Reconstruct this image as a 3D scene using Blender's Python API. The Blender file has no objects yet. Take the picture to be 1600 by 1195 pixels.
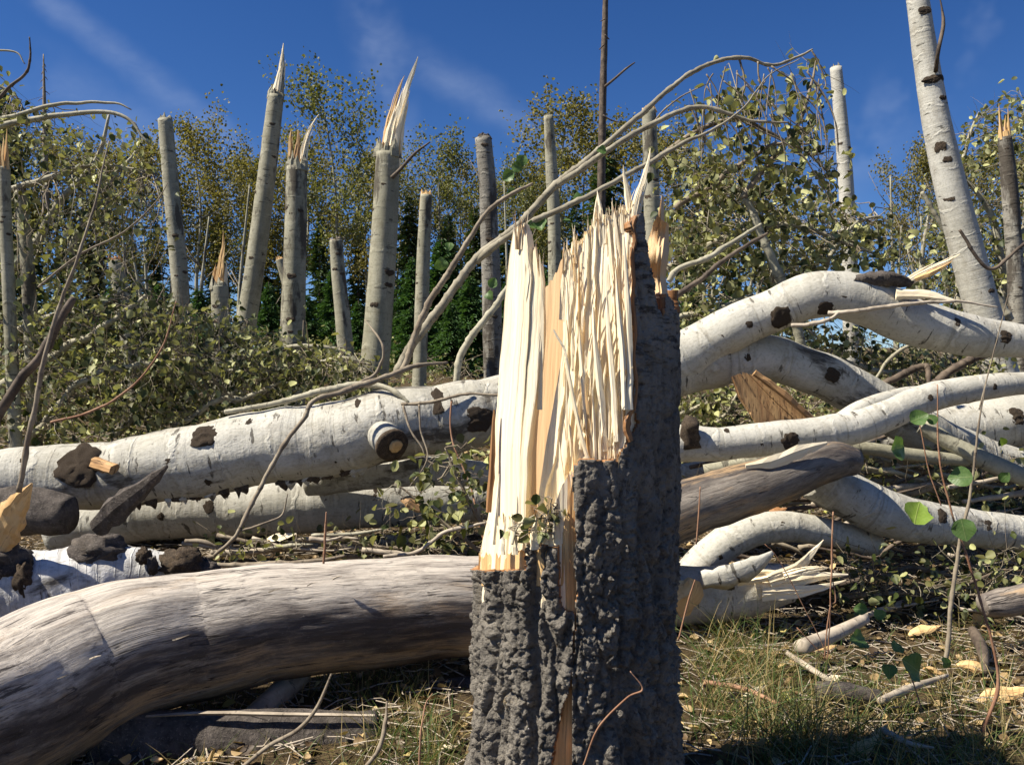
import bpy, math, random
import numpy as np
from mathutils import Vector, Matrix, Quaternion

random.seed(5)
rng = np.random.default_rng(5)
S = bpy.context.scene
COL = S.collection

# ------------------------------------------------------------------ camera, sky, sun, exposure
CAM_H = 0.95
F = 1333.0                                  # focal length in photograph pixels (1600 wide)
cd = bpy.data.cameras.new('camera')
cam = bpy.data.objects.new('camera', cd)
COL.objects.link(cam)
cam.location = (0, 0, CAM_H)
cam.rotation_euler = (math.radians(90), 0, 0)
cd.sensor_width = 36.0
cd.lens = 36.0 * F / 1600.0
cd.clip_start = 0.05
cd.clip_end = 2000
S.camera = cam
SUN_AZ = math.radians(180 + 76)             # clockwise from +Y: left of and behind the camera
SUN_EL = math.radians(51)
SUND = np.array([math.sin(SUN_AZ) * math.cos(SUN_EL), math.cos(SUN_AZ) * math.cos(SUN_EL), math.sin(SUN_EL)])
sd = bpy.data.lights.new('sun', 'SUN')
sd.energy = 5.0
sd.angle = math.radians(0.53)
sd.color = (1.0, 0.93, 0.80)
sun = bpy.data.objects.new('sun', sd)
COL.objects.link(sun)
sun.rotation_euler = Vector((-SUND[0], -SUND[1], -SUND[2])).to_track_quat('-Z', 'Y').to_euler()
S.view_settings.view_transform = 'Standard'
S.view_settings.look = 'None'
S.view_settings.gamma = 1.0
S.view_settings.use_curve_mapping = False
S.view_settings.exposure = 0.85

def P(px, py, d):
    """world point seen at photograph pixel (px, py) at distance d along the view"""
    return np.array([(px - 800.0) / F * d, d, CAM_H + (597.5 - py) / F * d])

# ------------------------------------------------------------------ node helpers
def nd(t, typ, ins=None, **props):
    n = t.nodes.new(typ)
    for k, v in props.items():
        setattr(n, k, v)
    for k, v in (ins or {}).items():
        s = n.inputs[k]
        if isinstance(v, bpy.types.NodeSocket):
            t.links.new(v, s)
        else:
            s.default_value = v
    return n

def ramp(t, fac, stops, interp='LINEAR'):
    n = t.nodes.new('ShaderNodeValToRGB')
    n.color_ramp.interpolation = interp
    e = n.color_ramp.elements
    while len(e) < len(stops):
        e.new(0.5)
    for i, (p, c) in enumerate(stops):
        e[i].position = p
        if not hasattr(c, '__len__'):
            c = (c, c, c)
        e[i].color = (*c[:3], 1)
    t.links.new(fac, n.inputs[0])
    return n.outputs[0]

def mix(t, fac, a, b, mode='MIX'):
    n = t.nodes.new('ShaderNodeMix')
    n.data_type = 'RGBA'
    n.blend_type = mode
    n.clamp_factor = True
    for s, v in ((n.inputs[0], fac), (n.inputs[6], a), (n.inputs[7], b)):
        if isinstance(v, bpy.types.NodeSocket):
            t.links.new(v, s)
        elif hasattr(v, '__len__'):
            s.default_value = (*v[:3], 1)
        else:
            s.default_value = v
    return n.outputs[2]

def math_(t, op, a, b=None, c=None, clamp=False):
    n = t.nodes.new('ShaderNodeMath')
    n.operation = op
    n.use_clamp = clamp
    for i, v in enumerate((a, b, c)):
        if v is None:
            continue
        if isinstance(v, bpy.types.NodeSocket):
            t.links.new(v, n.inputs[i])
        else:
            n.inputs[i].default_value = v
    return n.outputs[0]

def vscale(t, vec, s):
    return nd(t, 'ShaderNodeVectorMath', {0: vec, 1: s}, operation='MULTIPLY').outputs[0]

def noise(t, vec, scale=1.0, detail=3.0, rough=0.55, dist=0.0):
    return nd(t, 'ShaderNodeTexNoise', {'Vector': vec, 'Scale': scale, 'Detail': detail, 'Roughness': rough, 'Distortion': dist}).outputs[0]

def newmat(name, rough=0.8, spec=0.3):
    m = bpy.data.materials.new(name)
    m.use_nodes = True
    t = m.node_tree
    b = t.nodes['Principled BSDF']
    b.inputs['Roughness'].default_value = rough
    b.inputs['Specular IOR Level'].default_value = spec
    return m, t, b

def bump(t, b, h, strength=0.5, dist=0.01):
    n = nd(t, 'ShaderNodeBump', {'Height': h, 'Strength': strength, 'Distance': dist})
    t.links.new(n.outputs[0], b.inputs['Normal'])

def pc(t):
    return nd(t, 'ShaderNodeAttribute', attribute_name='pc').outputs['Vector']

# ------------------------------------------------------------------ world: daylight sky with thin cirrus
W = bpy.data.worlds.new('World')
S.world = W
W.use_nodes = True
t = W.node_tree
bg = t.nodes['Background']
sky = nd(t, 'ShaderNodeTexSky', sky_type='NISHITA')
sky.sun_disc = False
sky.sun_elevation = SUN_EL
sky.sun_rotation = SUN_AZ
sky.altitude = 2600
sky.air_density = 1.0
sky.dust_density = 0.2
sky.ozone_density = 3.0
hs = nd(t, 'ShaderNodeHueSaturation', {'Hue': 0.511, 'Saturation': 1.27, 'Value': 1.18, 'Color': sky.outputs[0]})
gen = nd(t, 'ShaderNodeTexCoord').outputs['Generated']
def dirpx(px, py):
    v = P(px, py, 1.0) - np.array([0, 0, CAM_H])
    return v / np.linalg.norm(v)
warp = nd(t, 'ShaderNodeTexNoise', {'Vector': gen, 'Scale': 7.0, 'Detail': 4.0, 'Roughness': 0.6})
wv = nd(t, 'ShaderNodeVectorMath', {0: warp.outputs['Color'], 1: (0.5, 0.5, 0.5)}, operation='SUBTRACT').outputs[0]
wv = vscale(t, wv, (0.055, 0.055, 0.055))
gw = nd(t, 'ShaderNodeVectorMath', {0: gen, 1: wv}, operation='ADD').outputs[0]
fine = noise(t, vscale(t, gw, (10, 10, 22)), 1.0, 5.0, 0.6)
fine = ramp(t, fine, [(0.28, 0.0), (0.78, 1.0)])
total = None
for (a, b, wid, amp) in (((40, -40), (420, 270), 0.024, 0.15), ((560, -30), (640, 330), 0.038, 0.15), ((590, 60), (1040, 330), 0.032, 0.15),
                         ((-60, 60), (330, 260), 0.05, 0.12), ((1290, 290), (1520, 40), 0.055, 0.11)):
    d1, d2 = dirpx(*a), dirpx(*b)
    n = np.cross(d1, d2); n /= np.linalg.norm(n)
    m = d1 + d2; m /= np.linalg.norm(m)
    half = math.acos(min(1, float(np.dot(d1, d2)))) / 2
    dn = nd(t, 'ShaderNodeVectorMath', {0: gw, 1: tuple(n)}, operation='DOT_PRODUCT').outputs['Value']
    dm = nd(t, 'ShaderNodeVectorMath', {0: gw, 1: tuple(m)}, operation='DOT_PRODUCT').outputs['Value']
    across = nd(t, 'ShaderNodeMapRange', {0: math_(t, 'ABSOLUTE', dn), 1: wid, 2: 0.0, 3: 0.0, 4: 1.0}, interpolation_type='SMOOTHSTEP').outputs[0]
    along = nd(t, 'ShaderNodeMapRange', {0: dm, 1: math.cos(half * 1.25), 2: math.cos(half * 0.5), 3: 0.0, 4: 1.0}, interpolation_type='SMOOTHSTEP').outputs[0]
    v = math_(t, 'MULTIPLY', math_(t, 'MULTIPLY', across, along), amp)
    total = v if total is None else math_(t, 'ADD', total, v)
cir = math_(t, 'MULTIPLY', total, math_(t, 'ADD', fine, 0.25), clamp=True)
# a low bright cloud far away between the trees
dcl = nd(t, 'ShaderNodeVectorMath', {0: gw, 1: tuple(dirpx(1290, 420))}, operation='DOT_PRODUCT').outputs['Value']
cl = nd(t, 'ShaderNodeMapRange', {0: dcl, 1: math.cos(0.05), 2: math.cos(0.012), 3: 0.0, 4: 0.0}, interpolation_type='SMOOTHSTEP').outputs[0]
skyc = mix(t, cir, hs.outputs[0], (7.5, 8.6, 10.5))
skyc = mix(t, cl, skyc, (8.5, 8.8, 9.2))
t.links.new(skyc, bg.inputs[0])
bg.inputs[1].default_value = 0.052

# ------------------------------------------------------------------ numpy noise
_perm = np.concatenate([rng.permutation(256)] * 3)
_grad = rng.normal(size=(256, 3)); _grad /= np.linalg.norm(_grad, axis=1)[:, None]
def perlin(p):
    p = np.asarray(p, float)
    i = np.floor(p).astype(int); f = p - i
    u = f * f * f * (f * (f * 6 - 15) + 10)
    i &= 255
    out = 0
    for dx in (0, 1):
        for dy in (0, 1):
            for dz in (0, 1):
                h = _perm[_perm[_perm[i[..., 0] + dx] + i[..., 1] + dy] + i[..., 2] + dz]
                g = _grad[h]
                dd = (g * (f - np.array([dx, dy, dz]))).sum(-1)
                w = (u[..., 0] if dx else 1 - u[..., 0]) * (u[..., 1] if dy else 1 - u[..., 1]) * (u[..., 2] if dz else 1 - u[..., 2])
                out = out + w * dd
    return out
def fbm(p, o=4):
    p = np.asarray(p, float)
    a, s = 1.0, 0
    for k in range(o):
        s = s + a * perlin(p + 17.3 * k); p = p * 2.03; a *= 0.5
    return s
_wj = rng.random((256, 3))
def worley(p):
    p = np.asarray(p, float)
    i = np.floor(p).astype(int); f = p - i
    f1 = np.full(p.shape[:-1], 9.0); f2 = f1.copy(); idh = np.zeros(p.shape[:-1], int)
    for dx in (-1, 0, 1):
        for dy in (-1, 0, 1):
            for dz in (-1, 0, 1):
                c = (i + np.array([dx, dy, dz])) & 255
                h = _perm[_perm[_perm[c[..., 0]] + c[..., 1]] + c[..., 2]]
                d = np.linalg.norm(np.array([dx, dy, dz]) + _wj[h] - f, axis=-1)
                near = d < f1
                f2 = np.where(near, f1, np.minimum(f2, d))
                idh = np.where(near, h, idh)
                f1 = np.where(near, d, f1)
    return f1, f2, _wj[idh, 0]

# ------------------------------------------------------------------ object helpers
WOFF = {}
def thing(name, label, cat, loc=(0, 0, 0), group=None):
    o = bpy.data.objects.new(name, None)
    COL.objects.link(o)
    o.location = loc
    o.empty_display_size = 0.1
    o['label'] = label; o['category'] = cat
    if group: o['group'] = group
    WOFF[o.name] = np.array(loc, float)
    return o
def mk(name, V, Fs, mat, parent=None, smooth=True, pcs=None, mats=None, midx=None):
    """one mesh object from a vertex array and a list of face arrays (quads and/or triangles)"""
    V = np.asarray(V, float).reshape(-1, 3)
    off = WOFF.get(parent.name, np.zeros(3)) if parent else np.zeros(3)
    me = bpy.data.meshes.new(name)
    if not isinstance(Fs, (list, tuple)):
        Fs = [Fs]
    Fs = [np.asarray(f, int) for f in Fs if len(f)]
    nl = sum(f.size for f in Fs); nf = sum(len(f) for f in Fs)
    me.vertices.add(len(V)); me.loops.add(nl); me.polygons.add(nf)
    me.vertices.foreach_set('co', (V - off).ravel())
    me.loops.foreach_set('vertex_index', np.concatenate([f.ravel() for f in Fs]))
    tot = np.concatenate([np.full(len(f), f.shape[1]) for f in Fs])
    me.polygons.foreach_set('loop_start', np.concatenate([[0], np.cumsum(tot)[:-1]]))
    me.polygons.foreach_set('loop_total', tot)
    me.polygons.foreach_set('use_smooth', np.full(nf, bool(smooth)))
    if midx is not None:
        me.polygons.foreach_set('material_index', midx)
    me.update(calc_edges=True)
    me.validate()
    if pcs is not None:
        a = me.attributes.new('pc', 'FLOAT_VECTOR', 'POINT')
        a.data.foreach_set('vector', np.asarray(pcs, float).ravel())
    for m in (mats or [mat]):
        me.materials.append(m)
    o = bpy.data.objects.new(name, me)
    COL.objects.link(o)
    if parent:
        o.parent = parent
        WOFF[o.name] = off
    return o
def tag(o, label, cat, group=None):
    o['label'] = label; o['category'] = cat
    if group: o['group'] = group
    return o
def kind(o, k):
    o['kind'] = k
    return o

def spline(pts, n):
    """Catmull-Rom through rows of pts (any width), n samples, roughly even"""
    pts = np.asarray(pts, float)
    if len(pts) == 2:
        return pts[0] + (pts[1] - pts[0]) * np.linspace(0, 1, n)[:, None]
    q = np.vstack([2 * pts[0] - pts[1], pts, 2 * pts[-1] - pts[-2]])
    d = np.linalg.norm(np.diff(pts[:, :3], axis=0), axis=1)
    cum = np.concatenate([[0], np.cumsum(d)])
    out = []
    for s in np.linspace(0, cum[-1], n):
        k = min(len(pts) - 2, int(np.searchsorted(cum, s, 'right') - 1))
        u = (s - cum[k]) / max(1e-9, d[k])
        p0, p1, p2, p3 = q[k:k + 4]
        out.append(0.5 * (2 * p1 + (p2 - p0) * u + (2 * p0 - 5 * p1 + 4 * p2 - p3) * u * u + (3 * p1 - p0 - 3 * p2 + p3) * u ** 3))
    return np.array(out)

def frames(C):
    T = np.gradient(C, axis=0)
    T /= np.linalg.norm(T, axis=1)[:, None] + 1e-12
    a = np.array([0, 0, 1.0]) if abs(T[0][2]) < 0.8 else np.array([0, -1.0, 0])
    U = np.zeros_like(C); Vv = np.zeros_like(C)
    u = a - T[0] * np.dot(a, T[0]); u /= np.linalg.norm(u)
    for i in range(len(C)):
        u = u - T[i] * np.dot(u, T[i]); u /= np.linalg.norm(u)
        U[i] = u; Vv[i] = np.cross(T[i], u)
    return T, U, Vv

def tube_data(C, R, seg=16, rough=0.0, rf=3.0, flat=1.0, dispf=None, cap=True, seed=None):
    C = np.asarray(C, float); R = np.asarray(R, float)
    n = len(C)
    T, U, Vv = frames(C)
    s = np.concatenate([[0], np.cumsum(np.linalg.norm(np.diff(C, axis=0), axis=1))])
    th = np.linspace(0, 2 * math.pi, seg, endpoint=False)
    ct, st = np.cos(th), np.sin(th)
    o = rng.random(3) * 90 if seed is None else np.array(seed, float)
    pcs = np.stack([R[:, None] * ct + o[0], R[:, None] * st + o[1], np.repeat(s[:, None], seg, 1) + o[2]], -1)
    k = np.ones((n, seg))
    if rough:
        k = k + rough * fbm(pcs * np.array([rf, rf, rf * 0.7]) / max(0.02, R.max()) * 0.5, 3)
    rr = R[:, None] * k
    if dispf is not None:
        rr = rr + dispf(pcs, s, th)
    V = C[:, None, :] + U[:, None, :] * (rr * ct)[..., None] + Vv[:, None, :] * (rr * st * flat)[..., None]
    idx = np.arange(n * seg).reshape(n, seg)
    a = idx[:-1]; b = np.roll(idx, -1, 1)[:-1]; c = np.roll(idx, -1, 1)[1:]; d = idx[1:]
    Q = np.stack([a, b, c, d], -1).reshape(-1, 4)
    V = V.reshape(-1, 3); pcs = pcs.reshape(-1, 3)
    Tr = np.zeros((0, 3), int)
    if cap:
        e0, e1 = len(V), len(V) + 1
        V = np.vstack([V, C[0], C[-1]]); pcs = np.vstack([pcs, pcs[0], pcs[-1]])
        r0 = idx[0]; r1 = idx[-1]
        Tr = np.vstack([np.stack([np.full(seg, e0), np.roll(r0, -1), r0], -1), np.stack([np.full(seg, e1), r1, np.roll(r1, -1)], -1)])
    return V, Q, Tr, pcs

def tube(name, C, R, mat, parent=None, **kw):
    V, Q, Tr, pcs = tube_data(C, R, **kw)
    return mk(name, V, [Q, Tr], mat, parent, True, pcs)

def pxpath(pts, d, n):
    """pts rows (px, py, r_px[, depth]) -> centres and radii in metres"""
    rows = []
    for p in pts:
        dd = p[3] if len(p) > 3 else d
        rows.append([*P(p[0], p[1], dd), p[2] * dd / F])
    q = spline(np.array(rows), n)
    return q[:, :3], np.maximum(q[:, 3], 1e-4)

def multi_tubes(C, R, m=4):
    """C (N,k,3), R (N,k): many thin twigs as one mesh"""
    N, k, _ = C.shape
    T = np.gradient(C, axis=1); T /= np.linalg.norm(T, axis=2)[..., None] + 1e-9
    up = np.where(np.abs(T[..., 2:3]) < 0.85, np.array([0, 0, 1.0]), np.array([1.0, 0, 0]))
    U = np.cross(T, up); U /= np.linalg.norm(U, axis=2)[..., None] + 1e-9
    Vv = np.cross(T, U)
    th = np.linspace(0, 2 * math.pi, m, endpoint=False)
    V = C[:, :, None, :] + R[:, :, None, None] * (U[:, :, None, :] * np.cos(th)[:, None] + Vv[:, :, None, :] * np.sin(th)[:, None])
    idx = np.arange(N * k * m).reshape(N, k, m)
    a = idx[:, :-1]; b = np.roll(idx, -1, 2)[:, :-1]; c = np.roll(idx, -1, 2)[:, 1:]; d = idx[:, 1:]
    Q = np.stack([a, b, c, d], -1).reshape(-1, 4)
    pcs = np.zeros((N, k, m, 3)); pcs[..., :2] = V[..., :2]; pcs[..., 2] = np.arange(k)[None, :, None] * 0.05 + rng.random(N)[:, None, None] * 50
    return V.reshape(-1, 3), Q, pcs.reshape(-1, 3)

LEAF = np.array([[0, 0, 0], [-.34, .12, .05], [-.48, .45, .09], [-.26, .80, .05], [0, 1.0, -.05], [.26, .80, .05], [.48, .45, .09], [.34, .12, .05], [0, .45, -.02]])
LEAFF = np.array([[0, 8, 2, 1], [8, 4, 3, 2], [0, 7, 6, 8], [8, 6, 5, 4]])
def rand_unit(n):
    v = rng.normal(size=(n, 3)); return v / np.linalg.norm(v, axis=1)[:, None]
def leaves(Pos, A, Nrm, size, width=1.0, curl=None):
    """leaf-shaped faces at Pos with axis A and rough normal Nrm"""
    n = len(Pos)
    A = A / (np.linalg.norm(A, axis=1)[:, None] + 1e-9)
    X = np.cross(A, Nrm); X /= np.linalg.norm(X, axis=1)[:, None] + 1e-9
    Z = np.cross(X, A)
    L = np.repeat(LEAF[None], n, 0) * np.asarray(size).reshape(-1, 1, 1)
    cu = rng.uniform(-0.35, 0.5, n) if curl is None else np.full(n, curl)
    width = np.asarray(width, float).reshape(-1, 1, 1)
    L[:, :, 2] = L[:, :, 2] * (1 + 2.0 * rng.random(n))[:, None] + cu[:, None] * (L[:, :, 1] ** 2) / np.asarray(size).reshape(-1, 1)
    V = Pos[:, None] + X[:, None] * (L[..., 0:1] * width) + A[:, None] * L[..., 1:2] + Z[:, None] * L[..., 2:3]
    Q = (np.arange(n)[:, None, None] * 9 + LEAFF[None]).reshape(-1, 4)
    return V.reshape(-1, 3), Q

def blades(B, D, L, Wd, bend, k=4):
    """grass blades: flat tapering ribbons curving over"""
    n = len(B)
    tt = np.linspace(0, 1, k)
    side = np.cross(D, np.array([0, 0, 1.0])) + rng.normal(size=(n, 3)) * .3
    side /= np.linalg.norm(side, axis=1)[:, None] + 1e-9
    dirh = D.copy(); dirh[:, 2] = 0
    C = B[:, None] + D[:, None] * (L[:, None] * tt)[..., None] + dirh[:, None] * (bend[:, None] * L[:, None] * tt ** 2)[..., None]
    C[..., 2] -= (np.abs(bend)[:, None] * L[:, None] * 0.45 * tt ** 2.5)
    w = Wd[:, None] * (1 - tt ** 1.5 * 0.95)
    V = np.stack([C - side[:, None] * w[..., None], C + side[:, None] * w[..., None]], 2)
    idx = np.arange(n * k * 2).reshape(n, k, 2)
    Q = np.stack([idx[:, :-1, 0], idx[:, :-1, 1], idx[:, 1:, 1], idx[:, 1:, 0]], -1).reshape(-1, 4)
    return V.reshape(-1, 3), Q

# ------------------------------------------------------------------ materials
def aspen_mat(name, hi, lo, dark, marks=0.5, moss=0.0, soft=0.85, ringf=5.5, bk=0.75):
    m, t, b = newmat(name, 0.72, 0.25)
    v = pc(t)
    big = noise(t, vscale(t, v, (7, 7, 2.2)), 1, 5, 0.6)
    c = mix(t, ramp(t, big, [(0.36, 0), (0.64, 1)]), lo, hi)
    ring = noise(t, vscale(t, v, (1.6, 1.6, 26)), 1, 3, 0.6, 0.2)
    c = mix(t, ramp(t, ring, [(0.60, 0), (0.66, 0.55)]), c, (hi[0] * 1.1, hi[1] * 1.1, hi[2] * 1.08))
    c = mix(t, ramp(t, ring, [(0.31, 0.55), (0.37, 0)]), c, (lo[0] * .62, lo[1] * .6, lo[2] * .55))
    sep = nd(t, 'ShaderNodeSeparateXYZ', {0: v}).outputs[2]
    wn = noise(t, vscale(t, v, (5, 5, 5)), 1, 4, 0.6)
    wq = math_(t, 'ADD', math_(t, 'MULTIPLY', sep, ringf), math_(t, 'MULTIPLY', wn, 1.1))
    vo = nd(t, 'ShaderNodeTexVoronoi', {'W': wq, 'Scale': 1.0}, voronoi_dimensions='1D', feature='DISTANCE_TO_EDGE').outputs[0]
    brk = ramp(t, noise(t, vscale(t, v, (7, 7, 7)), 1, 3, 0.6), [(0.42, 0), (0.56, 1)])
    line = math_(t, 'MULTIPLY', ramp(t, vo, [(0.025, 1), (0.07, 0)]), brk)
    dline = math_(t, 'MULTIPLY', ramp(t, vo, [(0.06, 0), (0.09, 1), (0.13, 0)]), brk)
    c = mix(t, math_(t, 'MULTIPLY', line, 0.4), c, (hi[0] * 1.15, hi[1] * 1.15, hi[2] * 1.14))
    c = mix(t, math_(t, 'MULTIPLY', dline, 0.35), c, (lo[0] * .55, lo[1] * .52, lo[2] * .46))
    dirt = noise(t, vscale(t, v, (13, 13, 9)), 1, 6, 0.72)
    c = mix(t, ramp(t, dirt, [(0.50, 0), (0.70, 0.5)]), c, (lo[0] * .5, lo[1] * .44, lo[2] * .36))
    lent = noise(t, vscale(t, v, (9, 9, 34)), 1, 4, 0.6)
    lm = ramp(t, lent, [(0.64 - .05 * marks, 0), (0.69 - .05 * marks, 1)])
    scar = noise(t, vscale(t, v, (11, 11, 8)), 1, 5, 0.7)
    sm = ramp(t, scar, [(0.69 - .06 * marks, 0), (0.73 - .06 * marks, 1)])
    c = mix(t, math_(t, 'MULTIPLY', lm, soft), c, dark)
    c = mix(t, math_(t, 'MULTIPLY', sm, soft), c, (dark[0] * 1.3, dark[1] * 1.1, dark[2]))
    if moss:
        mo = noise(t, vscale(t, v, (4, 4, 1.4)), 1, 6, 0.7)
        c = mix(t, ramp(t, mo, [(0.56 - moss * .1, 0), (0.62 - moss * .1, 0.9)]), c, (0.06, 0.048, 0.036))
    sp = noise(t, vscale(t, v, (90, 90, 70)), 1, 3, 0.7)
    c = mix(t, ramp(t, sp, [(0.3, 0.45), (0.5, 0)]), c, (lo[0] * .5, lo[1] * .5, lo[2] * .45))
    t.links.new(c, b.inputs['Base Color'])
    h = math_(t, 'ADD', math_(t, 'MULTIPLY', ring, 0.9), math_(t, 'MULTIPLY', sp, 0.35))
    h = math_(t, 'SUBTRACT', h, math_(t, 'MULTIPLY', lm, 0.25))
    h = math_(t, 'ADD', h, math_(t, 'ADD', math_(t, 'MULTIPLY', line, 0.5), math_(t, 'MULTIPLY', dirt, 0.9)))
    bump(t, b, h, bk, 0.009)
    return m
M_ASP = aspen_mat('aspen_bark_pale', (0.53, 0.51, 0.45), (0.41, 0.39, 0.33), (0.045, 0.038, 0.03), 0.25, 0, 0.85, 5.5, 0.5)
M_ASPM = aspen_mat('aspen_bark_stained', (0.52, 0.50, 0.44), (0.38, 0.36, 0.30), (0.05, 0.04, 0.03), 0.35, 0.1)
M_ASPG = aspen_mat('aspen_bark_olive', (0.36, 0.34, 0.255), (0.255, 0.24, 0.17), (0.045, 0.038, 0.03), 0.5, 0.08, 0.8, 4.0, 0.3)
M_ASPD = aspen_mat('aspen_bark_blotched', (0.30, 0.28, 0.235), (0.18, 0.165, 0.14), (0.03, 0.027, 0.024), 1.3, 0.6)
M_ASPW = aspen_mat('aspen_bark_chalky', (0.66, 0.65, 0.64), (0.46, 0.45, 0.43), (0.05, 0.045, 0.045), 0.2, 0.15, 0.85, 30.0)

def wood_mat(name, pale, mid, brown, amount=0.35):
    m, t, b = newmat(name, 0.62, 0.25)
    v = pc(t)
    s1 = noise(t, vscale(t, v, (34, 34, 1.6)), 1, 5, 0.6)
    c = mix(t, ramp(t, s1, [(0.38, 0), (0.62, 1)]), mid, pale)
    s2 = noise(t, vscale(t, v, (120, 120, 3.0)), 1, 4, 0.65)
    c = mix(t, ramp(t, s2, [(0.34, amount), (0.46, 0)]), c, brown)
    s3 = noise(t, vscale(t, v, (16, 16, 5)), 1, 5, 0.7)
    c = mix(t, ramp(t, s3, [(0.60, 0), (0.72, amount * 1.2)]), c, brown)
    s4 = noise(t, vscale(t, v, (58, 58, 2.4)), 1, 6, 0.7)
    c = mix(t, ramp(t, s4, [(0.60, 0), (0.68, amount * 2.2)]), c, (brown[0] * .8, brown[1] * .75, brown[2] * .7))
    t.links.new(c, b.inputs['Base Color'])
    bump(t, b, math_(t, 'ADD', math_(t, 'MULTIPLY', s2, 0.6), math_(t, 'MULTIPLY', s1, 0.8)), 0.55, 0.006)
    return m
M_WOOD = wood_mat('fresh_wood', (0.90, 0.80, 0.60), (0.85, 0.72, 0.49), (0.66, 0.45, 0.22), 0.18)
M_WOODS = wood_mat('smooth_split_wood', (0.66, 0.47, 0.27), (0.60, 0.41, 0.225), (0.45, 0.28, 0.14), 0.15)
M_TAN = wood_mat('tan_inner_wood', (0.74, 0.51, 0.25), (0.60, 0.37, 0.155), (0.30, 0.15, 0.06), 0.55)
M_CAMB = wood_mat('orange_inner_bark', (0.40, 0.215, 0.095), (0.28, 0.135, 0.055), (0.12, 0.055, 0.028), 0.8)
M_OLDW = wood_mat('brown_rotten_wood', (0.50, 0.31, 0.14), (0.34, 0.19, 0.085), (0.07, 0.04, 0.022), 1.0)

def grey_mat(name='weathered_grey_wood', stained=False, mul=1.0):
    m, t, b = newmat(name, 0.55, 0.35)
    v = pc(t)
    a = noise(t, vscale(t, v, (13, 13, 2.4)), 1, 8, 0.68, 0.4)
    c = ramp(t, a, [(p_, tuple(q_ * mul for q_ in c_)) for p_, c_ in ((0.32, (0.05, 0.042, 0.038)), (0.42, (0.15, 0.125, 0.108)), (0.52, (0.27, 0.23, 0.19)), (0.64, (0.46, 0.40, 0.33)))])
    tn = noise(t, vscale(t, v, (8, 8, 2.0)), 1.3, 7, 0.68)
    c = mix(t, ramp(t, tn, [(0.52, 0), (0.64, 0.75)]), c, (0.46, 0.30, 0.15))
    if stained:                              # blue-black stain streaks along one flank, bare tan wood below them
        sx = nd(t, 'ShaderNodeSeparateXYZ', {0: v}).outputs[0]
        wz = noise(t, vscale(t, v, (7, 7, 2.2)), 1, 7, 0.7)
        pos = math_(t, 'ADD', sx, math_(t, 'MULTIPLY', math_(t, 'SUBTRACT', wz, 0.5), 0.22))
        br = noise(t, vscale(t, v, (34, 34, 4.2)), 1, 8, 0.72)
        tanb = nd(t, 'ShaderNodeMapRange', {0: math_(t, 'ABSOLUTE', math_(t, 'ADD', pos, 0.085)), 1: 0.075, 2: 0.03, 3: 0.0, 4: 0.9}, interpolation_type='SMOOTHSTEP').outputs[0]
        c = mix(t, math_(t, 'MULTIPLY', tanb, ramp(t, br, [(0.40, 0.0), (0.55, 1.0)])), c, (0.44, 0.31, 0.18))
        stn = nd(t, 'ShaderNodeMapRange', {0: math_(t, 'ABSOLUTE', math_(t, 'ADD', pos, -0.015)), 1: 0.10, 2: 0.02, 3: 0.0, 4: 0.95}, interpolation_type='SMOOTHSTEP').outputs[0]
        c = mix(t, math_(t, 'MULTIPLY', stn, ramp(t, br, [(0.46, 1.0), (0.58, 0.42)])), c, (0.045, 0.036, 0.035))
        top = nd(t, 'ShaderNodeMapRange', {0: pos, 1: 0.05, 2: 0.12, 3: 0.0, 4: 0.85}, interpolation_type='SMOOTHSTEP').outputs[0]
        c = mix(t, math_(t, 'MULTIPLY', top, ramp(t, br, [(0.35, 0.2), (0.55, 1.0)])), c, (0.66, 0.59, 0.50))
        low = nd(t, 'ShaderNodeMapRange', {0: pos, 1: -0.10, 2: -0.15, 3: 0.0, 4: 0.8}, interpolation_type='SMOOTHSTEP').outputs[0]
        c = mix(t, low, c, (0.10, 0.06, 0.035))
    st = noise(t, vscale(t, v, (42, 42, 4.2)), 1, 8, 0.72)
    c = mix(t, ramp(t, st, [(0.36, 0.9), (0.42, 0)]), c, (0.028, 0.021, 0.018))
    g = noise(t, vscale(t, v, (170, 170, 14)), 1, 5, 0.72)
    ck = noise(t, vscale(t, v, (24, 24, 1.6)), 1, 3, 0.5, 0.15)
    cm = ramp(t, noise(t, vscale(t, v, (9, 9, 5)), 1, 3, 0.6), [(0.46, 0), (0.56, 1)])
    ckl = math_(t, 'MULTIPLY', ramp(t, ck, [(0.487, 0), (0.498, 1), (0.502, 1), (0.513, 0)]), cm)
    c = mix(t, math_(t, 'MULTIPLY', ckl, 0.9), c, (0.022, 0.017, 0.015))
    spk = noise(t, vscale(t, v, (75, 75, 50)), 1, 5, 0.75)
    c = mix(t, ramp(t, spk, [(0.58, 0), (0.70, 0.5)]), c, (0.08, 0.062, 0.05))
    c = mix(t, ramp(t, spk, [(0.26, 0.35), (0.38, 0)]), c, (0.55, 0.50, 0.43))
    c = mix(t, ramp(t, g, [(0.35, 0.55), (0.52, 0)]), c, (0.07, 0.055, 0.048))
    t.links.new(c, b.inputs['Base Color'])
    bump(t, b, math_(t, 'SUBTRACT', math_(t, 'ADD', math_(t, 'MULTIPLY', g, 0.5), math_(t, 'ADD', st, math_(t, 'MULTIPLY', spk, 0.35))), math_(t, 'MULTIPLY', ckl, 0.6)), 0.55, 0.007)
    return m
M_GREY = grey_mat()
M_GREYD = grey_mat('dark_grey_wood', False, 0.55)
M_GREYF = grey_mat('stained_grey_wood', True)

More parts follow.
